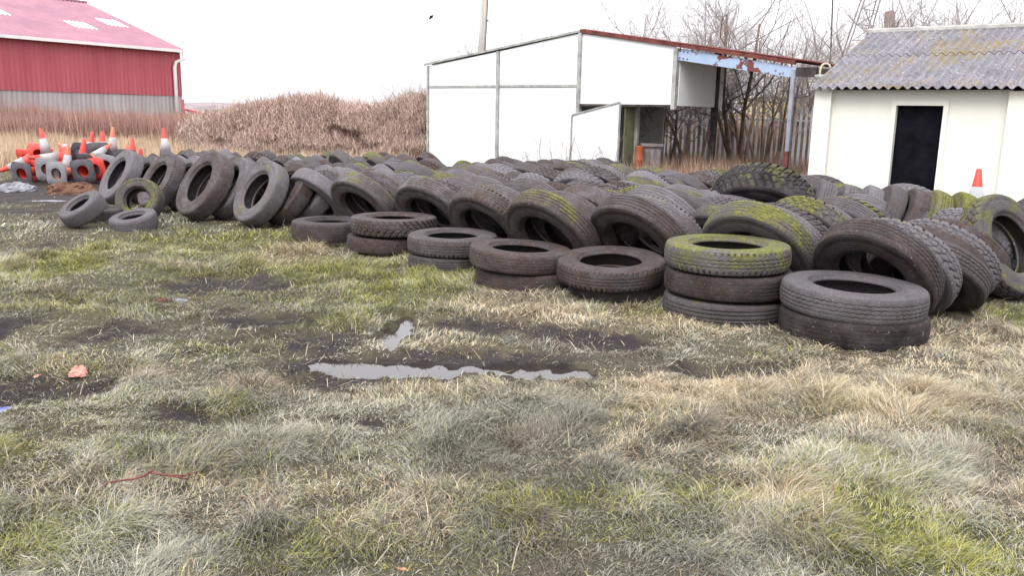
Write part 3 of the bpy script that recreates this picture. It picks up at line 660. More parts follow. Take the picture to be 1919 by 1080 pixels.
badd('gable_wall', MB().prism([BR-EB*.05+q for q in (NB*.06, NB*2*BRUN, NB*2*BRUN+Z*ez, NB*BRUN+Z*(ez+brise-.15), NB*.06+Z*(ez-.12))], -EB*.1), M_RED)
rn = EB.cross(sv).normalized()
for (x0, y0, x1, y1, x2, y2) in ((122, 39, 160, 41, 185, 55), (180, 34.5, 213, 37.5, 238, 50.5), (-22, 17, 8, 16, 28, 29), (-200, 10, -165, 12, -140, 25)):
    A, B_, C = (onpl(px, py, r0, rn) for px, py in ((x0, y0), (x1, y1), (x2, y2)))
    s_len = max(.8, (B_-A).dot(EB)); v_len = (A-C).dot(sv.normalized())
    o0 = r0+EB*round((C-r0).dot(EB)/.25-s_len/.25)*.25+sv.normalized()*(C-r0).dot(sv.normalized())+rn*.02
    badd('rooflight', corr(o0, EB*round(s_len/.25)*.25, sv.normalized()*max(v_len, 1.2), .25, .035, .01, 6), M_SK)
badd('gutter', MB().beam(bo-NB*.33+Z*(ez-.04), BR+EB*.1-NB*.33+Z*(ez-.04), .16, .15), M_GUT)
q = BR-EB*.0-NB*.33+Z*(ez-.1)
badd('downpipe', MB().tube([q, q-Z*.35, q-Z*.55-EB*.4+NB*.2, q-Z*.85-EB*.5+NB*.2, Vector((q.x, q.y, .1))-EB*.5+NB*.2], .1, 8), M_GUT, True)
gt = empty('metal_gate', (0, 0, 0)); g0, g1 = aty(343, 204, 46), aty(404, 219, 40)
gt.location = (g0.x, g0.y, 0); tag(gt, 'sloping red metal rail frame beyond the barn corner', 'gate')
loc(MB().beam(g0, g1, .12, .12).build('top_rail', M_RED), gt)
for t, nm in ((0, 'post'), (.62, 'post'), (1, 'post')):
    q = g0.lerp(g1, t); loc(MB().beam(Vector((q.x, q.y, -.1)), q+Z*(.5 if t == 0 else 0), .12, .12).build(nm, M_RED), gt)

# ------------------------------------------------------------------ far hills
hx = np.linspace(-700, 500, 160); rows_ = [260, 280, 300, 340]
HX = np.array([hx for r_ in rows_]); HY = np.array([np.full_like(hx, r_) for r_ in rows_]); hh = 2.2+3.0*fbm(hx*.03, hx*0, 50)+1.2*fbm(hx*.35, hx*0, 52, 3)
HZ = np.array([hx*0-1, hh*.8, hh, hx*0-1])
mh = simple('haze_pale_woodland', (.19, .155, .17), (.27, .23, .235), .15, .95, .1, .0)  # haze put into the colour: far trees made paler
tag(link(bpy.data.objects.new('hills', grid_mesh('hills', HX, HY, HZ, mh))), None, None, kind='structure')

# ------------------------------------------------------------------ strips (blades, stems) in bulk
def strips(name, P, ang, length, lean, width, col, mat, curl=.5, seed=0):
    """P (N,3) feet; each strip is a tapering bent blade"""
    n = len(P); rs_ = np.random.RandomState(seed)
    d = np.stack([np.cos(ang), np.sin(ang), np.zeros(n)], 1); fa = rs_.uniform(0, math.pi, n)
    wv = np.stack([np.cos(fa), np.sin(fa)*.4, np.zeros(n)], 1); wv += np.stack([-d[:, 1], d[:, 0], np.zeros(n)], 1)*.5
    wv /= np.linalg.norm(wv, axis=1)[:, None]; wv *= width[:, None]/2
    l1 = lean*(1-curl*.5); l2 = lean*(1+curl*.5)
    mid = P+(d*np.sin(l1)[:, None]+np.array([0, 0, 1])*np.cos(l1)[:, None])*length[:, None]*.5
    tip = mid+(d*np.sin(l2)[:, None]+np.array([0, 0, 1])*np.cos(l2)[:, None])*length[:, None]*.5
    V = np.stack([P-wv, P+wv, mid+wv*.8, mid-wv*.8, tip], 1).reshape(-1, 3)
    b = np.arange(n)[:, None]*5; L = np.concatenate([b+np.array([0, 1, 2, 3]), b+np.array([3, 2, 4])], 1).ravel()
    st = (np.arange(n)[:, None]*7+np.array([0, 4])).ravel(); tt = np.tile([4, 3], n)
    return np_mesh(name, V, L, st, tt, mat, False, np.repeat(col, 5, 0))
rs = np.random.RandomState(11)
def scatter(n, ylo, yhi, mg=1.12):
    """even density over the wedge in view"""
    y = np.sqrt(rs.uniform(ylo**2, yhi**2, n)); x = rs.uniform(-.64, .64, n)*y*mg; return x, y
TYA = np.array([(a_, b_, c_) for a_, b_, c_ in TY])
front = np.array([[S[k].x, S[k].y] for k in (7, 6, 5, 4, 3, 2, 1)])
def in_pile(x, y):
    m_ = np.zeros(len(x), bool)
    for cx_, cy_, r_ in TYA:
        m_ |= (x-cx_)**2+(y-cy_)**2 < (r_*.93)**2
    return m_
def grass_set(n, ylo, yhi, wscale, lscale, seed):
    x, y = scatter(n, ylo, yhi)
    h, mud, pool = relief(x, y); gr = zone(B_GREEN, x, y, 21); st = zone(B_STRAW, x, y, 22)
    clump = fbm(x*3.3, y*3.3, 40, 3); fine = vn(x*11, y*11, 43)
    ms = sst(.26, .82, mud+.8*(clump-.5)+.5*(fine-.5)*np.clip(mud*2, 0, 1))
    keep = (pool < .36) & (rs.rand(n) > ms*.78) & (rs.rand(n) < .45+.75*sst(.3, .55, clump)) & ~in_pile(x, y)
    x, y, h, gr, st, clump, fine, ms = (q[keep] for q in (x, y, h, gr, st, clump, fine, ms)); n = len(x)
    ang = -.75+3.4*(fbm(x*1.5, y*1.5, 44, 3)-.5)*2+(vn(x*6, y*6, 45)-.5)*3.4+rs.normal(0, .6, n); ang = np.where(rs.rand(n) < .28, rs.uniform(0, 6.28, n), ang)
    L = (.045+.10*sst(.35, .75, clump)*(.6+.8*fine))*lscale*rs.uniform(.5, 1.4, n)*(1+.35*np.clip(st, 0, 1))*(1-.72*ms)
    lean = np.clip(rs.normal(1.27, .22, n)-.28*np.clip(gr, 0, 1)-.18*sst(.55, .8, clump), .1, 1.5)
    W = (.0022+.0018*rs.rand(n))*wscale
    pal = np.array([(.38, .365, .30), (.46, .42, .32), (.25, .265, .20), (.17, .14, .11), (.52, .48, .38), (.31, .31, .26)])
    c = pal[rs.choice(6, n, p=[.26, .17, .22, .11, .08, .16])]
    pz = fbm(x*1.4, y*1.4, 47, 3)
    br_p = sst(.55, .75, fbm(x*3.1, y*3.1, 46, 3))[:, None]; c = c*(.66+.62*sst(.2, .8, pz)[:, None]); c = c*(1-.5*br_p)+np.array((.17, .12, .09))*.5*br_p
    gcol = np.array([(.27, .28, .07), (.36, .34, .09), (.19, .21, .07), (.42, .39, .15)])[rs.choice(4, n)]
    scol = np.array([(.58, .49, .33), (.50, .40, .26), (.66, .58, .42), (.36, .27, .18)])[rs.choice(4, n)]
    patch = sst(.5, .72, fbm(x*2.1, y*2.1, 48, 3))
    pg = np.clip(gr*.80+patch*.2, 0, .82)
    c = np.where((rs.rand(n) < pg)[:, None], gcol, c)
    c = np.where((rs.rand(n) < np.clip(st*.8+sst(.58, .75, fbm(x*1.7, y*1.7, 49, 3))*.35, 0, .9))[:, None], scol, c)
    c = np.where((rs.rand(n) < ms*.5)[:, None], np.array((.12, .085, .065)), c)
    c = c*.86*rs.uniform(.7, 1.25, n)[:, None]
    P = np.stack([x, y, h-.006], 1)
    me = strips('grass', P, ang, L, lean, W, c, M_GRASS, .6, seed)
    tag(link(bpy.data.objects.new('grass', me)), 'matted mix of straw, grey and green grass covering the yard', 'grass', kind='stuff')
grass_set(330000, 2.1, 5.2, 1.0, 1.0, 1)
grass_set(330000, 5.2, 10.0, 1.6, .82, 2)
grass_set(230000, 10.0, 22.0, 3.2, .85, 3)

# straws and dead stems lying about on top of the turf
x, y = scatter(5200, 2.1, 11); h, mud, pool = relief(x, y); k = (pool < .5) & ~in_pile(x, y); x, y, h, mud = x[k], y[k], h[k], mud[k]; n = len(x)
pal = np.array([(.36, .31, .22), (.28, .22, .15), (.16, .10, .07), (.42, .37, .28), (.09, .06, .045)])
me = strips('dead_straw', np.stack([x, y, h+rs.uniform(-.01, .02, n)*(mud < .5)], 1), rs.uniform(0, 6.28, n), rs.uniform(.05, .22, n), rs.uniform(1.2, 1.62, n), rs.uniform(.002, .004, n)*(1+y*.10), pal[rs.choice(5, n, p=[.3, .25, .2, .1, .15])], M_GRASS, .3, 31)
tag(link(bpy.data.objects.new('dead_straw', me)), 'loose straws and dead stems strewn over the grass and mud', 'straw', kind='stuff')

# tall dry grass below the barn and around
def tall(n, fn, hmin, hmax, wd, pal, seed, lean=.18, name='dry_grass', label='', cat='grass'):
    x, y, hz = fn(n); n = len(x); c = np.array(pal)[rs.choice(len(pal), n)]*rs.uniform(.7, 1.25, n)[:, None]
    L = rs.uniform(hmin, hmax, n)*hz; P = np.stack([x, y, np.zeros(n)-.02], 1)
    me = strips(name, P, rs.uniform(0, 6.28, n), L, np.abs(rs.normal(0, lean, n)), rs.uniform(.6, 1.3, n)*wd, c, M_TWIG, .8, seed)
    return tag(link(bpy.data.objects.new(name, me)), label, cat, kind='stuff')
def fld(n):
    y = rs.uniform(20.6, 36, n); x = rs.uniform(-.66, -.06, n)*y; k = (x < -2.8) & (fbm(x*.6, y*.6, 60) > .36); x, y = x[k], y[k]
    return x, y, .45+.85*fbm(x*.8, y*.8, 61)
tall(95000, fld, .25, .75, .014, [(.52, .40, .26), (.60, .48, .33), (.42, .30, .2), (.48, .36, .27), (.36, .24, .19)], 5, .22, 'dry_grass', 'tall straw-coloured dry grass behind the cones and tyres')
def reeds(n):
    y = rs.uniform(34, 48, n); x = rs.uniform(-.66, -.3, n)*y; side = (x-BR.x)*NB.x+(y-BR.y)*NB.y; k = (side < -1.0) & (fbm(x*.25, y*.25, 63) > .30); x, y = x[k], y[k]
    return x, y, .5+1.0*fbm(x*.35, y*.35, 62)
tall(70000, reeds, .7, 1.6, .024, [(.30, .17, .14), (.36, .22, .18), (.24, .13, .11), (.42, .28, .22), (.34, .2, .19)], 6, .2, 'dead_weeds', 'reddish dead weeds growing against the barn wall', 'weeds')
def yardgr(n):
    y = rs.uniform(16.5, 27, n); x = rs.uniform(2.8, 9.5, n)+(y-20)*.35; f_ = (x-PR.x)*N1.x+(y-PR.y)*N1.y; k = (f_ > -1.5) & (fbm(x*.9, y*.9, 64) > .4); x, y = x[k], y[k]
    inb = ((x-CO.x)*N1.x+(y-CO.y)*N1.y > -.1) & ((x-CO.x)*E1.x+(y-CO.y)*E1.y > -.1); x, y = x[~inb], y[~inb]
    return x, y, .4+fbm(x*.8, y*.8, 65)*.8
tall(45000, yardgr, .3, 1.0, .012, [(.30, .18, .13), (.38, .26, .19), (.22, .13, .10), (.42, .33, .24)], 7, .35, 'dead_grass', 'brown dead grass beneath the bare trees behind the sheds')
def scrub(n):
    y = rs.uniform(28.5, 33, n); x = (rs.uniform(1150, 1540, n)-959.5)/F_PX*y; return x, y, .8+fbm(x*.8, y*.8, 66)*.8
tall(26000, scrub, .5, 1.5, .02, [(.22, .13, .09), (.16, .09, .065), (.30, .2, .15), (.26, .2, .1)], 8, .4, 'brushwood', 'brown brushwood behind the palisade fence', 'brushwood')
# bramble thicket: a mass of thin arching stems over a low bank
def mound(x, y):
    px = 959.5+F_PX*x/y
    top = np.interp(px, [340, 430, 480, 560, 600, 650, 700, 740, 790, 900], [224, 206, 196, 184, 183, 192, 199, 186, 176, 172])
    hor = 215+.02*(px-960)
    return (hor-top)*y/F_PX+1.6
def bramble(n, seed):
    y = rs.uniform(24.5, 33, n); x = (rs.uniform(335, 905, n)-959.5)/F_PX*y
    H_ = mound(x, y)*np.clip((y-24.2)/3.0, .35, 1)*(.86+.28*fbm(x*1.3, y*1.3, 70))
    z = rs.uniform(.0, 1, n)**.55*H_*.93*(.9+.2*vn(x*6, y*6, 74))
    ang = rs.uniform(0, 6.28, n); L = rs.uniform(.10, .42, n); lean = rs.uniform(.4, 2.7, n)
    pal = np.array([(.34, .24, .20), (.28, .18, .15), (.42, .31, .25), (.20, .125, .10), (.48, .38, .30), (.38, .29, .26)])
    c = pal[rs.choice(6, n)]; depth_shade = sst(720, 800, 959.5+F_PX*x/y); c = c*(.7+.6*fbm(x*.9, z*1.5+y, 72))[:, None]
    c = c*(1-.45*depth_shade*(1-z/H_))[:, None]  # painted shade: stems low in the thicket's right-hand depth made darker
    return np.stack([x, y, z], 1), ang, L, lean, rs.uniform(.006, .016, n), c
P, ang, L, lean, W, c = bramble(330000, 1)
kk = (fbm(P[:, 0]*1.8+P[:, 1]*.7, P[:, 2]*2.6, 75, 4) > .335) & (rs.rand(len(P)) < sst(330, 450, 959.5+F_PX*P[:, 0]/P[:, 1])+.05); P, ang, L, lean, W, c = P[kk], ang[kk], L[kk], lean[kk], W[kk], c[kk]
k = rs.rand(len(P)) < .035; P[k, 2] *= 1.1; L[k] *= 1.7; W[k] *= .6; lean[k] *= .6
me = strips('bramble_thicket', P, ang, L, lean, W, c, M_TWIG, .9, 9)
tag(link(bpy.data.objects.new('bramble_thicket', me)), 'reddish brown bramble thicket filling the skyline left of the white shed', 'brambles', kind='stuff')
mx = np.linspace(-10.5, -.2, 90); my = np.linspace(25.2, 34, 30); MX, MY = np.meshgrid(mx, my)
MZ = mound(MX, MY)*.72*np.clip((MY-25.0)/2.5, 0, 1)*np.clip((34-MY)/1, 0, 1)*np.clip((MX+10.5)/2.5, 0, 1)*(.8+.35*fbm(MX*1.5, MY*1.5, 71))-.05
tag(link(bpy.data.objects.new('bank', grid_mesh('bank', MX, MY, MZ, simple('bramble_bank_soil', (.06, .032, .026), (.14, .08, .062), 2, .95, .1, .6)))), None, None, kind='structure')

# ------------------------------------------------------------------ bare trees
M_BARK = simple('bare_tree_bark', (.14, .10, .075), (.27, .20, .16), 4, .95, .1, .4)
M_TW = simple('bare_tree_twigs', (.20, .17, .16), (.34, .30, .29), 3, .95, .1, 0)
ZT = []
def bare_tree(seed, height, stems, spread=.35, dens=1.0, thick=.05):
    r = random.Random(seed); T = MB(); B = MB()
    def grow(p, d, L, rad, lev):
        n = 4 if lev < 2 else 3; pts = [p]; q = p.copy(); dd = d.copy()
        for i in range(n):
            dd = (dd+Vector((r.gauss(0, .13), r.gauss(0, .13), r.gauss(0.03, .08)))*(1+.3*lev)).normalized(); q = q+dd*L/n; pts.append(q.copy())
        rads = [rad*(1-.62*i/n) for i in range(n+1)]
        (T if lev == 0 else B).tube(pts, rads, 6 if lev == 0 else 3, False)
        if lev >= 4: return
        k = {0: 8, 1: 6, 2: 5, 3: 5}[lev]; k = max(2, int(k*dens+r.random()))
        for i in range(k):
            t = r.uniform(.3 if lev else .38, 1); f_ = t*n; i0 = min(int(f_), n-1); pp = pts[i0].lerp(pts[i0+1], f_-i0)
            ax = dd.orthogonal().normalized(); ax.rotate(Matrix.Rotation(r.uniform(0, 6.28), 3, dd)); cd = dd.lerp(ax, r.uniform(.35, .7)).normalized(); cd.z += .15; cd.normalize()
            grow(pp, cd, L*r.uniform(.38, .62), rads[i0]*.5, lev+1)
    for s in range(stems):
        a_ = r.uniform(0, 6.28); grow(Vector((.2*math.cos(a_), .2*math.sin(a_), -.1)), Vector((spread*math.cos(a_)*r.random(), spread*math.sin(a_)*r.random(), 1)).normalized(), height*r.uniform(.6, .85), thick*r.uniform(.7, 1.2), 0)
    ZT.append(max(v[2] for v in B.v)*.96)
    def mk(mb, nm, mat):
        me_ = bpy.data.meshes.new(nm); me_.from_pydata(mb.v, [], mb.f); me_.materials.append(mat); return me_
    return mk(T, 'trunk', M_BARK), mk(B, 'branches', M_TW)
TV = [bare_tree(100+i, 6.0, st, sp_, dn, th) for i, (st, sp_, dn, th) in enumerate(((5, .45, 1, .075), (3, .35, 1.1, .09), (7, .55, .8, .06), (4, .25, 1.0, .08), (2, .3, 1.2, .10)))]
def tree(px, Y, v, hpx, rot, label, grp='bare trees behind the sheds'):
    top = aty(px, hpx, Y).z; p = aty(px, 250, Y); s = 1.22*top/ZT[v]
    root = empty('bare_tree', (p.x, p.y, 0)); root.rotation_euler = (0, 0, rot); root.scale = (s, s, s); tag(root, label, 'tree', grp)
    for nm, me_ in zip(('trunk', 'branches'), TV[v]): link(bpy.data.objects.new(nm, me_), root)
TREES = [(1010, 33, 2, 50, 1, 'faint low bare tree, leftmost of those topping the white shed roof'), (965, 36, 3, 62, 3, 'small bare tree just right of the wooden pole'),
 (1165, 27, 4, 5, 4, 'thin bare tree rising alone above the red-edged roof near its peak'), (1225, 28, 2, 42, 2, 'low twiggy tree over the roof left of the blue beam'), (1290, 27, 0, 25, 5, 'bare tree directly above the left end of the blue beam'),
 (1205, 25, 3, 90, 0, 'dark-stemmed tree seen through the bay beside the loose board'), (1300, 24, 1, 60, 2.2, 'forked tree seen beneath the hanging white side panel'), (1335, 26, 2, 50, 3.3, 'bushy stem cluster left of the dark rear post'),
 (1400, 22.5, 0, -25, 1.2, 'tallest many-stemmed tree right of the dark rear post'), (1440, 23.5, 2, 10, 4.4, 'dense thin-stemmed tree between the dark post and blue post'), (1372, 25, 4, 30, 5.2, 'slim tree rising just right of the white side panel'),
 (1490, 24, 3, 35, .7, 'tree right behind the blue-grey canopy post'), (1540, 25, 1, 20, 2.9, 'tree rising behind the canopy end and swan-neck vent'), (1590, 27, 0, -10, 3.7, 'tree beside the thin mast behind the cream shed roof'),
 (1665, 24, 2, -60, 1.9, 'broad tree over the left half of the cream shed ridge'), (1720, 25, 2, -70, .3, 'upright brushy tree over the middle of the cream ridge'), (1790, 27, 1, -15, 4.9, 'open-crowned tree right of centre above the cream ridge'), (1860, 26, 0, -20, 2.5, 'spreading tree near the right edge above the cream ridge'), (1925, 27, 4, -10, 1.5, 'tree cut by the right picture edge above the cream roof'),
 (790, 31, 2, 122, 2.6, 'small bare tree peeping out at the left edge of the white shed'), (1250, 23.5, 4, 90, 5.8, 'single dark trunk in the open bay left of the side panel')]
for t_ in TREES: tree(*t_)
# bare saplings before the white panels
SAP = [bare_tree(200+i, 1.5, n_, .8, .55, .010) for i, n_ in enumerate((7, 4, 5))]
for px, Y, v, hpx, lb in ((1035, 18.6, 0, 196, 'large bare sapling against the middle white panel'), (1128, 17.6, 1, 222, 'bare sapling before the loose slanted board'), (955, 19.5, 2, 232, 'slight curved sapling beside the second shed post'), (990, 19.2, 1, 245, 'low wispy sapling left of the large one')):
    p = aty(px, 250, Y); s = (aty(px, hpx, Y).z)/ZT[5+v]
    root = empty('sapling', (p.x, p.y, 0)); root.scale = (s, s, s); tag(root, lb, 'sapling', 'bare saplings in front of the white shed')
    for nm, me_ in zip(('stem', 'branches'), SAP[v]):
        link(bpy.data.objects.new(nm, me_), root)

# ------------------------------------------------------------------ palisade fence and the yard beyond
fa, fb = aty(1150, 260, 27.5), aty(1560, 260, 23.0); fa.z = fb.z = 0; fd = (fb-fa); fl = fd.length; fd.normalize(); fnn = Vector((-fd.y, fd.x, 0))
fence = empty('palisade_fence', fa); tag(fence, 'grey steel palisade fence with pointed pales behind the bare trees', 'fence')
M_PAL = simple('galvanised_pale', (.40, .41, .44), (.58, .59, .62), 5, .5, .4, .1)
pale_me = None; npal = int(fl/.155)
for i in range(npal):
    if pale_me is None:
        b = MB().prism([(-.034, 0, 0), (.034, 0, 0), (.034, 0, 1.88), (0, 0, 1.98), (-.034, 0, 1.88)], (0, .02, 0)); o = b.build('pale', M_PAL); pale_me = o.data
    else: o = link(bpy.data.objects.new('pale', pale_me))
    o.parent = fence; o.location = fd*(i*.155)+fnn*-.03+Z*rnd.uniform(-.01, .01); o.rotation_euler = (0, rnd.uniform(-.012, .012), math.atan2(fd.y, fd.x)); 
for zz in (.35, 1.6): loc(MB().beam(fa+Z*zz+fnn*.02, fb+Z*zz+fnn*.02, .04, .05).build('rail', M_PAL), fence)
def box_thing(name, px0, py0, px1, py1, Y, depth, mat, label, cat, ribs=0, lid=None):
    a_, c_ = aty(px0, py0, Y), aty(px1, py1, Y); z0 = 0
    root = empty(name, ((a_.x+c_.x)/2, Y, 0)); tag(root, label, cat)
    loc(MB().para((a_.x, Y, z0), (c_.x-a_.x, 0, 0), (0, depth, 0), (0, 0, a_.z)).build('body', mat), root)
    n = max(2, ribs)
    for i in range(n):
        x = a_.x+(c_.x-a_.x)*(i+.5)/n; loc(MB().para((x-.04, Y-.05, .02), (.08, 0, 0), (0, .05, 0), (0, 0, a_.z-.1)).build('rib', mat), root)
    loc(MB().para((a_.x-.04, Y-.06, a_.z), (c_.x-a_.x+.08, 0, 0), (0, depth+.1, 0), (0, 0, .06)).build('lid', lid or mat), root)
M_YEL = simple('yellow_paint', (.42, .33, .14), (.52, .42, .22), 2, .6, .3, .1); M_MAG = simple('crimson_paint', (.22, .02, .05), (.28, .035, .07), 2, .5, .3, .1)
M_TAN = simple('tan_boards', (.30, .21, .14), (.38, .28, .2), 2, .8, .2, .1); M_SL = simple('slate_blue_paint', (.10, .13, .17), (.15, .18, .23), 2, .6, .3, .1)
box_thing('container', 1440, 182, 1530, 300, 34, 4, M_YEL, 'pale yellow container beyond the fence beside the cream shed', 'container', 5)
box_thing('container', 1478, 226, 1530, 300, 30, 2, M_MAG, 'crimson container beyond the fence low beside the cream shed', 'container', 4)
box_thing('container', 1215, 205, 1300, 300, 36, 4, M_TAN, 'tan container glimpsed through the open bay', 'container', 6)
box_thing('container', 1372, 215, 1440, 300, 36, 3, M_YEL, 'yellowish container behind the many-stemmed tree', 'container', 4)
M_BIN = simple('grey_bin_metal', (.16, .13, .13), (.24, .2, .2), 5, .7, .3); M_ORG = simple('orange_drum_paint', (.22, .06, .025), (.3, .09, .04), 5, .5, .3)
box_thing('crate', 1205, 274, 1238, 300, 19.5, .6, M_BIN, 'grey metal crate in the open bay beside the orange drum', 'crate', 3)
p = aty(1198, 290, 19.3); drum = empty('drum', (p.x, p.y, 0)); tag(drum, 'orange steel drum standing in the open bay', 'drum'); hz = aty(1198, 273, 19.3).z
bd = MB().lathe([(0, 0), (.105, 0), (.105, hz*.33), (.112, hz*.35), (.105, hz*.37), (.105, hz*.66), (.112, hz*.68), (.105, hz*.70), (.105, hz-.02), (.112, hz), (.10, hz-.02), (0, hz-.02)], 20).build('body', M_ORG, drum, True)

# ------------------------------------------------------------------ pole, mast, lattice, bird
M_POLE = simple('weathered_pole_wood', (.30, .27, .24), (.42, .38, .34), 3, .9, .1, .3, stretch=(4, 4, .3))
p0, p1 = aty(902, 96, 27), aty(908, -6, 27); dirp = (p1-p0)/(p1.z-p0.z)
pole = empty('utility_pole', (p0.x-dirp.x*p0.z, 27, 0)); tag(pole, 'weathered wooden pole rising behind the left roof of the white shed', 'pole')
loc(MB().tube([p0-dirp*p0.z, p0, p1], [.13, .105, .095], 12).build('shaft', M_POLE, None, True), pole)
loc(MB().tube([p1-Z*.02, p1+Z*.12, p1+Z*.14], [.125, .11, .02], 12).build('cap', M_GS, None, True), pole)
q = aty(911, 38, 27); loc(MB().beam(q-Vector((.06, 0, 0)), q+Vector((.09, 0, 0)), .05, .05).build('step_bolt', M_GS), pole)
loc(MB().tube([p0-dirp*p0.z+Vector((.13, -.05, 0)), p0+Vector((.12, -.05, 0)), p1+Vector((.11, -.05, 0))], .014, 6).build('cable', M_DK), pole)
q0, q1 = aty(1556, 115, 24), aty(1563, -60, 24)
mast = empty('mast', (q0.x, q0.y, 0)); tag(mast, 'very thin upright mast above the canopy end', 'mast')
loc(MB().tube([Vector((q0.x, q0.y, 0)), q0, q1], .02, 6).build('shaft', M_DK), mast); loc(MB().tube([Vector((q0.x, q0.y, 0)), Vector((q0.x, q0.y, 1.2))], .05, 8).build('base', M_DK), mast)
lat = empty('lattice_mast', aty(1612, 260, 45)); tag(lat, 'dark leaning lattice boom behind the left end of the cream ridge', 'lattice boom')
lat.location.z = 0
A0, A1 = aty(1583, 120, 45), aty(1640, -60, 45); B0, B1 = aty(1626, 100, 45), aty(1666, -60, 45)
M_LT = simple('boom_steel', (.14, .13, .15), (.2, .19, .21), 3, .7, .2, 0)
lb_ = MB()
for k in (0, .5):
    o_ = Vector((0, k, 0))
    lb_.tube([A0+o_-Z*2.0-Vector((.6, 0, 0)), A1+o_], .035, 5); lb_.tube([B0+o_-Z*2.0-Vector((.5, 0, 0)), B1+o_], .035, 5)
loc(lb_.build('chord', M_LT), lat); lb_ = MB()
for i in range(12):
    t = i/12; t2 = (i+1)/12; u0, u1 = (A0.lerp(A1, t), B0.lerp(B1, t2)) if i % 2 else (B0.lerp(B1, t), A0.lerp(A1, t2)); lb_.tube([u0, u1], .025, 4)
loc(lb_.build('bracing', M_LT), lat)
tk = aty(1667, 50, 30); tp = aty(1668, 22, 30); st_ = empty('tree_stump', (tk.x, tk.y, 0)); tag(st_, 'thick blunt pollarded trunk over the cream shed ridge', 'tree')
loc(MB().tube([Vector((tk.x, tk.y, 0)), tk, tp, tp+Z*.05], [.24, .18, .17, .05], 9).build('trunk', M_BARK, None, True), st_)
bp = aty(808, 32, 40); bird = MB(); bb = MB()
bird.tube([bp+Vector((-.12, 0, -.1)), bp+Vector((-.04, 0, -.03)), bp+Vector((.03, 0, .03)), bp+Vector((.08, 0, .08)), bp+Vector((.11, 0, .1))], [.01, .05, .055, .035, .008], 8)
br_ = bird.build('bird', M_DK, None, True)
for s in (-1, 1):
    w_ = MB().prism([bp+Vector((-.05, s*.03, 0)), bp+Vector((.05, s*.03, .02)), bp+Vector((.04, s*.22, .06)), bp+Vector((-.05, s*.30, .03))], (0, 0, .012)).build('wing', M_DK); w_.parent = br_
tag(br_, 'small dark bird flying left of the wooden pole', 'bird')

# ------------------------------------------------------------------ traffic cones
M_CRED = simple('cone_red', (.45, .035, .025), (.53, .06, .045), 5, .5, .4, .05); M_CORG = simple('faded_cone_orange', (.42, .12, .07), (.50, .18, .11), 5, .6, .3, .05)
M_CWH = simple('dirty_cone_sleeve', (.27, .27, .275), (.37, .37, .375), 6, .5, .3, .05); M_CBK = simple('cone_base_rubber', (.05, .045, .05), (.11, .10, .115), 6, .7, .3, .2); M_CGR = simple('grey_cone_base', (.15, .145, .16), (.23, .22, .24), 6, .7, .3, .2)
def cone_meshes(body_mat, base_mat):
    body = MB().lathe([(.135, .03), (.03, .74), (.022, .75), (.018, .745), (.02, .70), (.125, .03)], 24).build('body', body_mat, None, True)
    slv = MB().lathe([(.115, .20), (.121, .20), (.066, .53), (.06, .53)], 24).build('sleeve', M_CWH, None, True)
    bs = MB(); k = 32; 
    def sq(t, h): 
        c_, s_2 = math.cos(t), math.sin(t); m_ = (abs(c_)**6+abs(s_2)**6)**(-1/6); return (h*m_*c_, h*m_*s_2)
    for (h, z) in ((.12, 0), (.235, 0), (.24, .008), (.235, .028), (.15, .04), (.132, .06), (.12, .06), (.12, 0)):
        for i in range(k):
            t = 2*math.pi*i/k
            x, y = sq(t, h) if h > .16 else (h*math.cos(t), h*math.sin(t)); bs.v.append((x, y, z))
    for j in range(7):
        for i in range(k): bs.f.append((j*k+i, j*k+(i+1) % k, (j+1)*k+(i+1) % k, (j+1)*k+i))
    base_ = bs.build('base', base_mat, None, True)
    r_ = (body.data, slv.data, base_.data)
    for o in (body, slv, base_): bpy.data.objects.remove(o)
    return r_
CM = {'rw': cone_meshes(M_CRED, M_CRED), 'rk': cone_meshes(M_CRED, M_CBK), 'ow': cone_meshes(M_CORG, M_CBK), 'og': cone_meshes(M_CORG, M_CGR)}
def cone(bx, by, tx, ty, Y, typ, sleeve, label, dep=1, group='traffic cones heaped at the left', sz=1.05):
    b0 = aty(bx, by, Y); t0 = aty(tx, ty, Y); v = t0-b0; Lc = .75*sz; l2 = v.length
    if dep == 0: b0 = t0-v.normalized()*Lc; v = t0-b0
    elif l2 < Lc: v = v+Vector((0, dep*math.sqrt(Lc*Lc-l2*l2)*.9, 0))
    root = bpy.data.objects.new('traffic_cone', None); root.matrix_world = axis_matrix(b0, v, rnd.uniform(0, 1.5) if abs(v.normalized().z) > .8 else .78*0+rnd.uniform(-.2, .2)) @ Matrix.Scale(sz, 4); link(root); tag(root, label, 'traffic cone', group)
    me = CM[typ]
    for nm, d_ in zip(('body', 'sleeve', 'base'), me):
        if nm == 'sleeve' and not sleeve: continue
        link(bpy.data.objects.new(nm, d_), root)
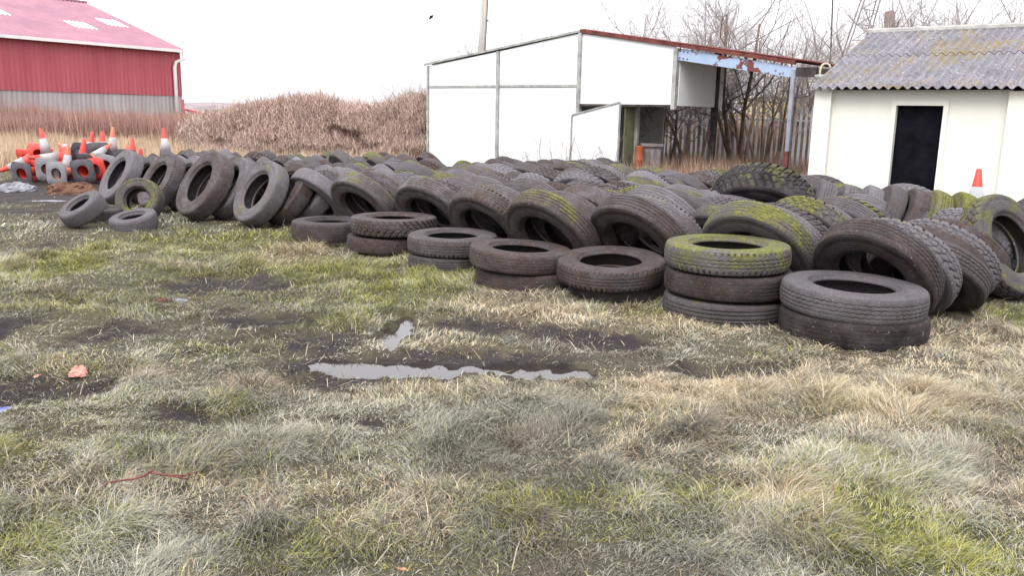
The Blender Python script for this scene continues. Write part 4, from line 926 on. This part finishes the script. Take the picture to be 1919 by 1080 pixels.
for a_ in (
 (91, 303, 75, 240, 19.3, 'rw', 1, 'tallest red and white cone standing on top at the left of the heap', 0),
 (64, 297, 18, 319, 19.0, 'rw', 1, 'cone lying with its white tip pointing down left, leftmost of the heap', -1),
 (150, 288, 94, 271, 19.6, 'ow', 1, 'pale cone lying with its faded orange tip pointing left', 1),
 (125, 321, 128, 270, 18.7, 'ow', 1, 'dirty white-sleeved cone upright in the heap centre', 0),
 (152, 306, 158, 260, 19.0, 'rk', 0, 'all-red cone standing tall in the heap centre', 0),
 (164, 306, 182, 273, 18.8, 'ow', 1, 'slanting cone with white sleeve, right of the tall all-red one', 1),
 (168, 296, 173, 247, 19.8, 'rk', 1, 'red-tipped white cone behind the slanting cone', 0),
 (197, 296, 191, 246, 20.0, 'rk', 1, 'red-tipped cone behind, left of the brown-tipped one', 0),
 (211, 294, 211, 238, 20.0, 'ow', 1, 'brown-tipped cone with full white sleeve at the back right', 0),
 (233, 300, 216, 280, 18.9, 'rk', 0, 'small-looking red cone tipped left behind the leftmost tyre', 1),
 (238, 304, 237, 270, 19.4, 'og', 0, 'faded orange cone beside the right-hand red cone', 0),
 (250, 304, 248, 258, 19.2, 'rw', 0, 'right-hand red cone with pale-edged tip above the tyres', 0),
 (265, 312, 264, 278, 19.4, 'rk', 0, 'short red cone tip poking above the tyres, rightmost of the heap', 0),
 (311, 291, 306, 240, 20.0, 'rw', 1, 'lone red and white cone standing right of the heap behind tyres', 0),
 (88, 318, 88, 308, 18.3, 'og', 0, 'cone lying with its grey base plate toward the camera at left', 1),
 (155, 321, 156, 314, 18.3, 'rk', 0, 'cone lying with dark base and round red opening facing the camera', 1),
 (198, 311, 203, 304, 18.7, 'og', 0, 'cone lying with grey base plate and red hole beside the leftmost tyre', 1),
 (60, 318, 74, 304, 18.9, 'rw', 0, 'orange-red cone lying open-ended low at the left', 1),
 (124, 296, 84, 293, 19.1, 'rw', 1, 'cone lying across the heap with red tip toward the tallest cone', -1),
 (185, 288, 176, 281, 19.3, 'ow', 0, 'orange cone lying on its side with black base tilted upward', 1),
 (72, 290, 62, 296, 19.4, 'rw', 0, 'red-orange cone lying behind the leftmost white-tipped cone', 1),
 (48, 300, 66, 284, 19.6, 'rw', 0, 'red-orange cone pointing up right behind the leftmost cones', 1),
 (110, 312, 96, 300, 19.0, 'rw', 0, 'red cone lying under the white-sleeved upright one', 1),
 (140, 300, 118, 289, 19.5, 'rk', 0, 'red cone lying half hidden behind the white-sleeved upright', 1),
 (178, 318, 190, 310, 18.6, 'rw', 0, 'red cone lying between the two base plates at the right', 1),
 (222, 304, 240, 300, 19.3, 'rk', 0, 'red cone lying low behind the leftmost big tyre', 1),
 (40, 326, 52, 318, 18.4, 'rk', 0, 'red cone lying in the mud at the lower left of the heap', 1),
 (105, 326, 120, 322, 18.2, 'og', 0, 'flattened cone at the front edge of the heap with a grey base', 1)):
    cone(*a_)
cone(1823, 424, 1835, 316, 11.1, 'rw', 1, 'lone red and white cone among the tyres before the cream shed', 0, None)

# ------------------------------------------------------------------ litter
def lump(name, px, py, rx, ry, rz, mat, label, cat, seed, z=0.02):
    p = atz(px, py, z); b = MB(); nu, nv = 26, 12
    for i in range(nv+1):
        f_ = i/nv*math.pi*.5
        for j in range(nu):
            t = 2*math.pi*j/nu; q = .62+.75*float(fbm(np.array([2.2*math.cos(t)+seed]), np.array([2.2*math.sin(t)+f_*2.5]), seed)[0]); b.v.append((rx*q*math.cos(t)*math.cos(f_), ry*q*math.sin(t)*math.cos(f_), rz*q*math.sin(f_)-.01))
    for i in range(nv):
        for j in range(nu): b.f.append((i*nu+j, i*nu+(j+1) % nu, (i+1)*nu+(j+1) % nu, (i+1)*nu+j))
    o = b.build(name, mat, None, False); o.location = (p.x, p.y, gz(p.x, p.y)); tag(o, label, cat); return o
M_PKS = simple('pink_plastic', (.45, .2, .16), (.52, .26, .21), 6, .6, .3); M_WSH = simple('dirty_white_sheet', (.11, .11, .12), (.23, .23, .25), 6, .6, .3, .4); M_SOIL = simple('brown_soil_heap', (.07, .035, .025), (.15, .08, .055), 6, .95, .1, .8); M_BLS = simple('blue_plastic', (.10, .11, .30), (.16, .17, .4), 6, .5, .3)
lump('plastic_scrap', 147, 690, .055, .05, .055, M_PKS, 'pink plastic scrap lying in the grass at left', 'litter', 1)
lump('plastic_scrap', 70, 696, .025, .03, .01, M_PKS, 'tiny peach scrap left of the larger pink one', 'litter', 2)
lump('plastic_scrap', 2, 752, .09, .06, .025, M_BLS, 'dark blue plastic scrap at the left picture edge', 'litter', 3)
lump('plastic_sheet', 28, 352, .33, .3, .16, M_WSH, 'crumpled grey-white sheet lying in black mud at far left', 'plastic sheet', 4)
lump('plastic_sheet', 100, 371, .5, .12, .03, M_WSH, 'thin pale strip of sheet on the mud before the cones', 'plastic sheet', 5)
lump('soil_heap', 135, 356, .5, .35, .2, M_SOIL, 'low brown heap of soil below the traffic cones', 'soil heap', 6)
lump('paper_scrap', 322, 557, .14, .07, .03, M_WSH, 'flat whitish scrap trodden into the grass left of centre', 'litter', 7)
lump('dead_leaf', 386, 832, .016, .022, .014, simple('leaf_tan', (.6, .38, .24), (.7, .45, .3)), 'small tan dead leaf on the foreground grass', 'leaf', 8)
lump('dead_leaf', 748, 1064, .03, .02, .012, simple('leaf_brown', (.35, .16, .08), (.42, .2, .1)), 'brown dead leaf at the bottom edge of the picture', 'leaf', 9)
lump('soil_clod', 300, 560, .1, .08, .05, M_SOIL, 'dark clod of earth beside the whitish scrap left of centre', 'clod', 12)
lump('rubble', 1905, 508, .35, .4, .12, M_WSH, 'pale broken rubble on the mud at the right edge', 'rubble', 10)
def gp_(px, py, z=.05): p = atz(px, py, z); return Vector((p.x, p.y, gz(p.x, p.y)+z))
stick = empty('fallen_branch', gp_(250, 905)); tag(stick, 'thin reddish forked stick lying on the foreground grass', 'stick')
M_STK = simple('red_brown_stick', (.10, .03, .025), (.18, .07, .055), 20, .7, .3)
loc(MB().tube([gp_(160, 928, .02), gp_(205, 915, .05), gp_(250, 902, .07), gp_(270, 893, .08), gp_(287, 884, .10)], [.003, .004, .005, .0055, .006], 6).build('stem', M_STK), stick)
loc(MB().tube([gp_(282, 888, .09), gp_(310, 890, .09), gp_(345, 883, .09), gp_(372, 880, .08)], [.005, .0045, .004, .002], 6).build('twig', M_STK), stick)
loc(MB().tube([gp_(315, 890, .09), gp_(345, 889, .08), gp_(376, 889, .06)], [.004, .003, .002], 6).build('twig', M_STK), stick)
print('tyres', NT[0])
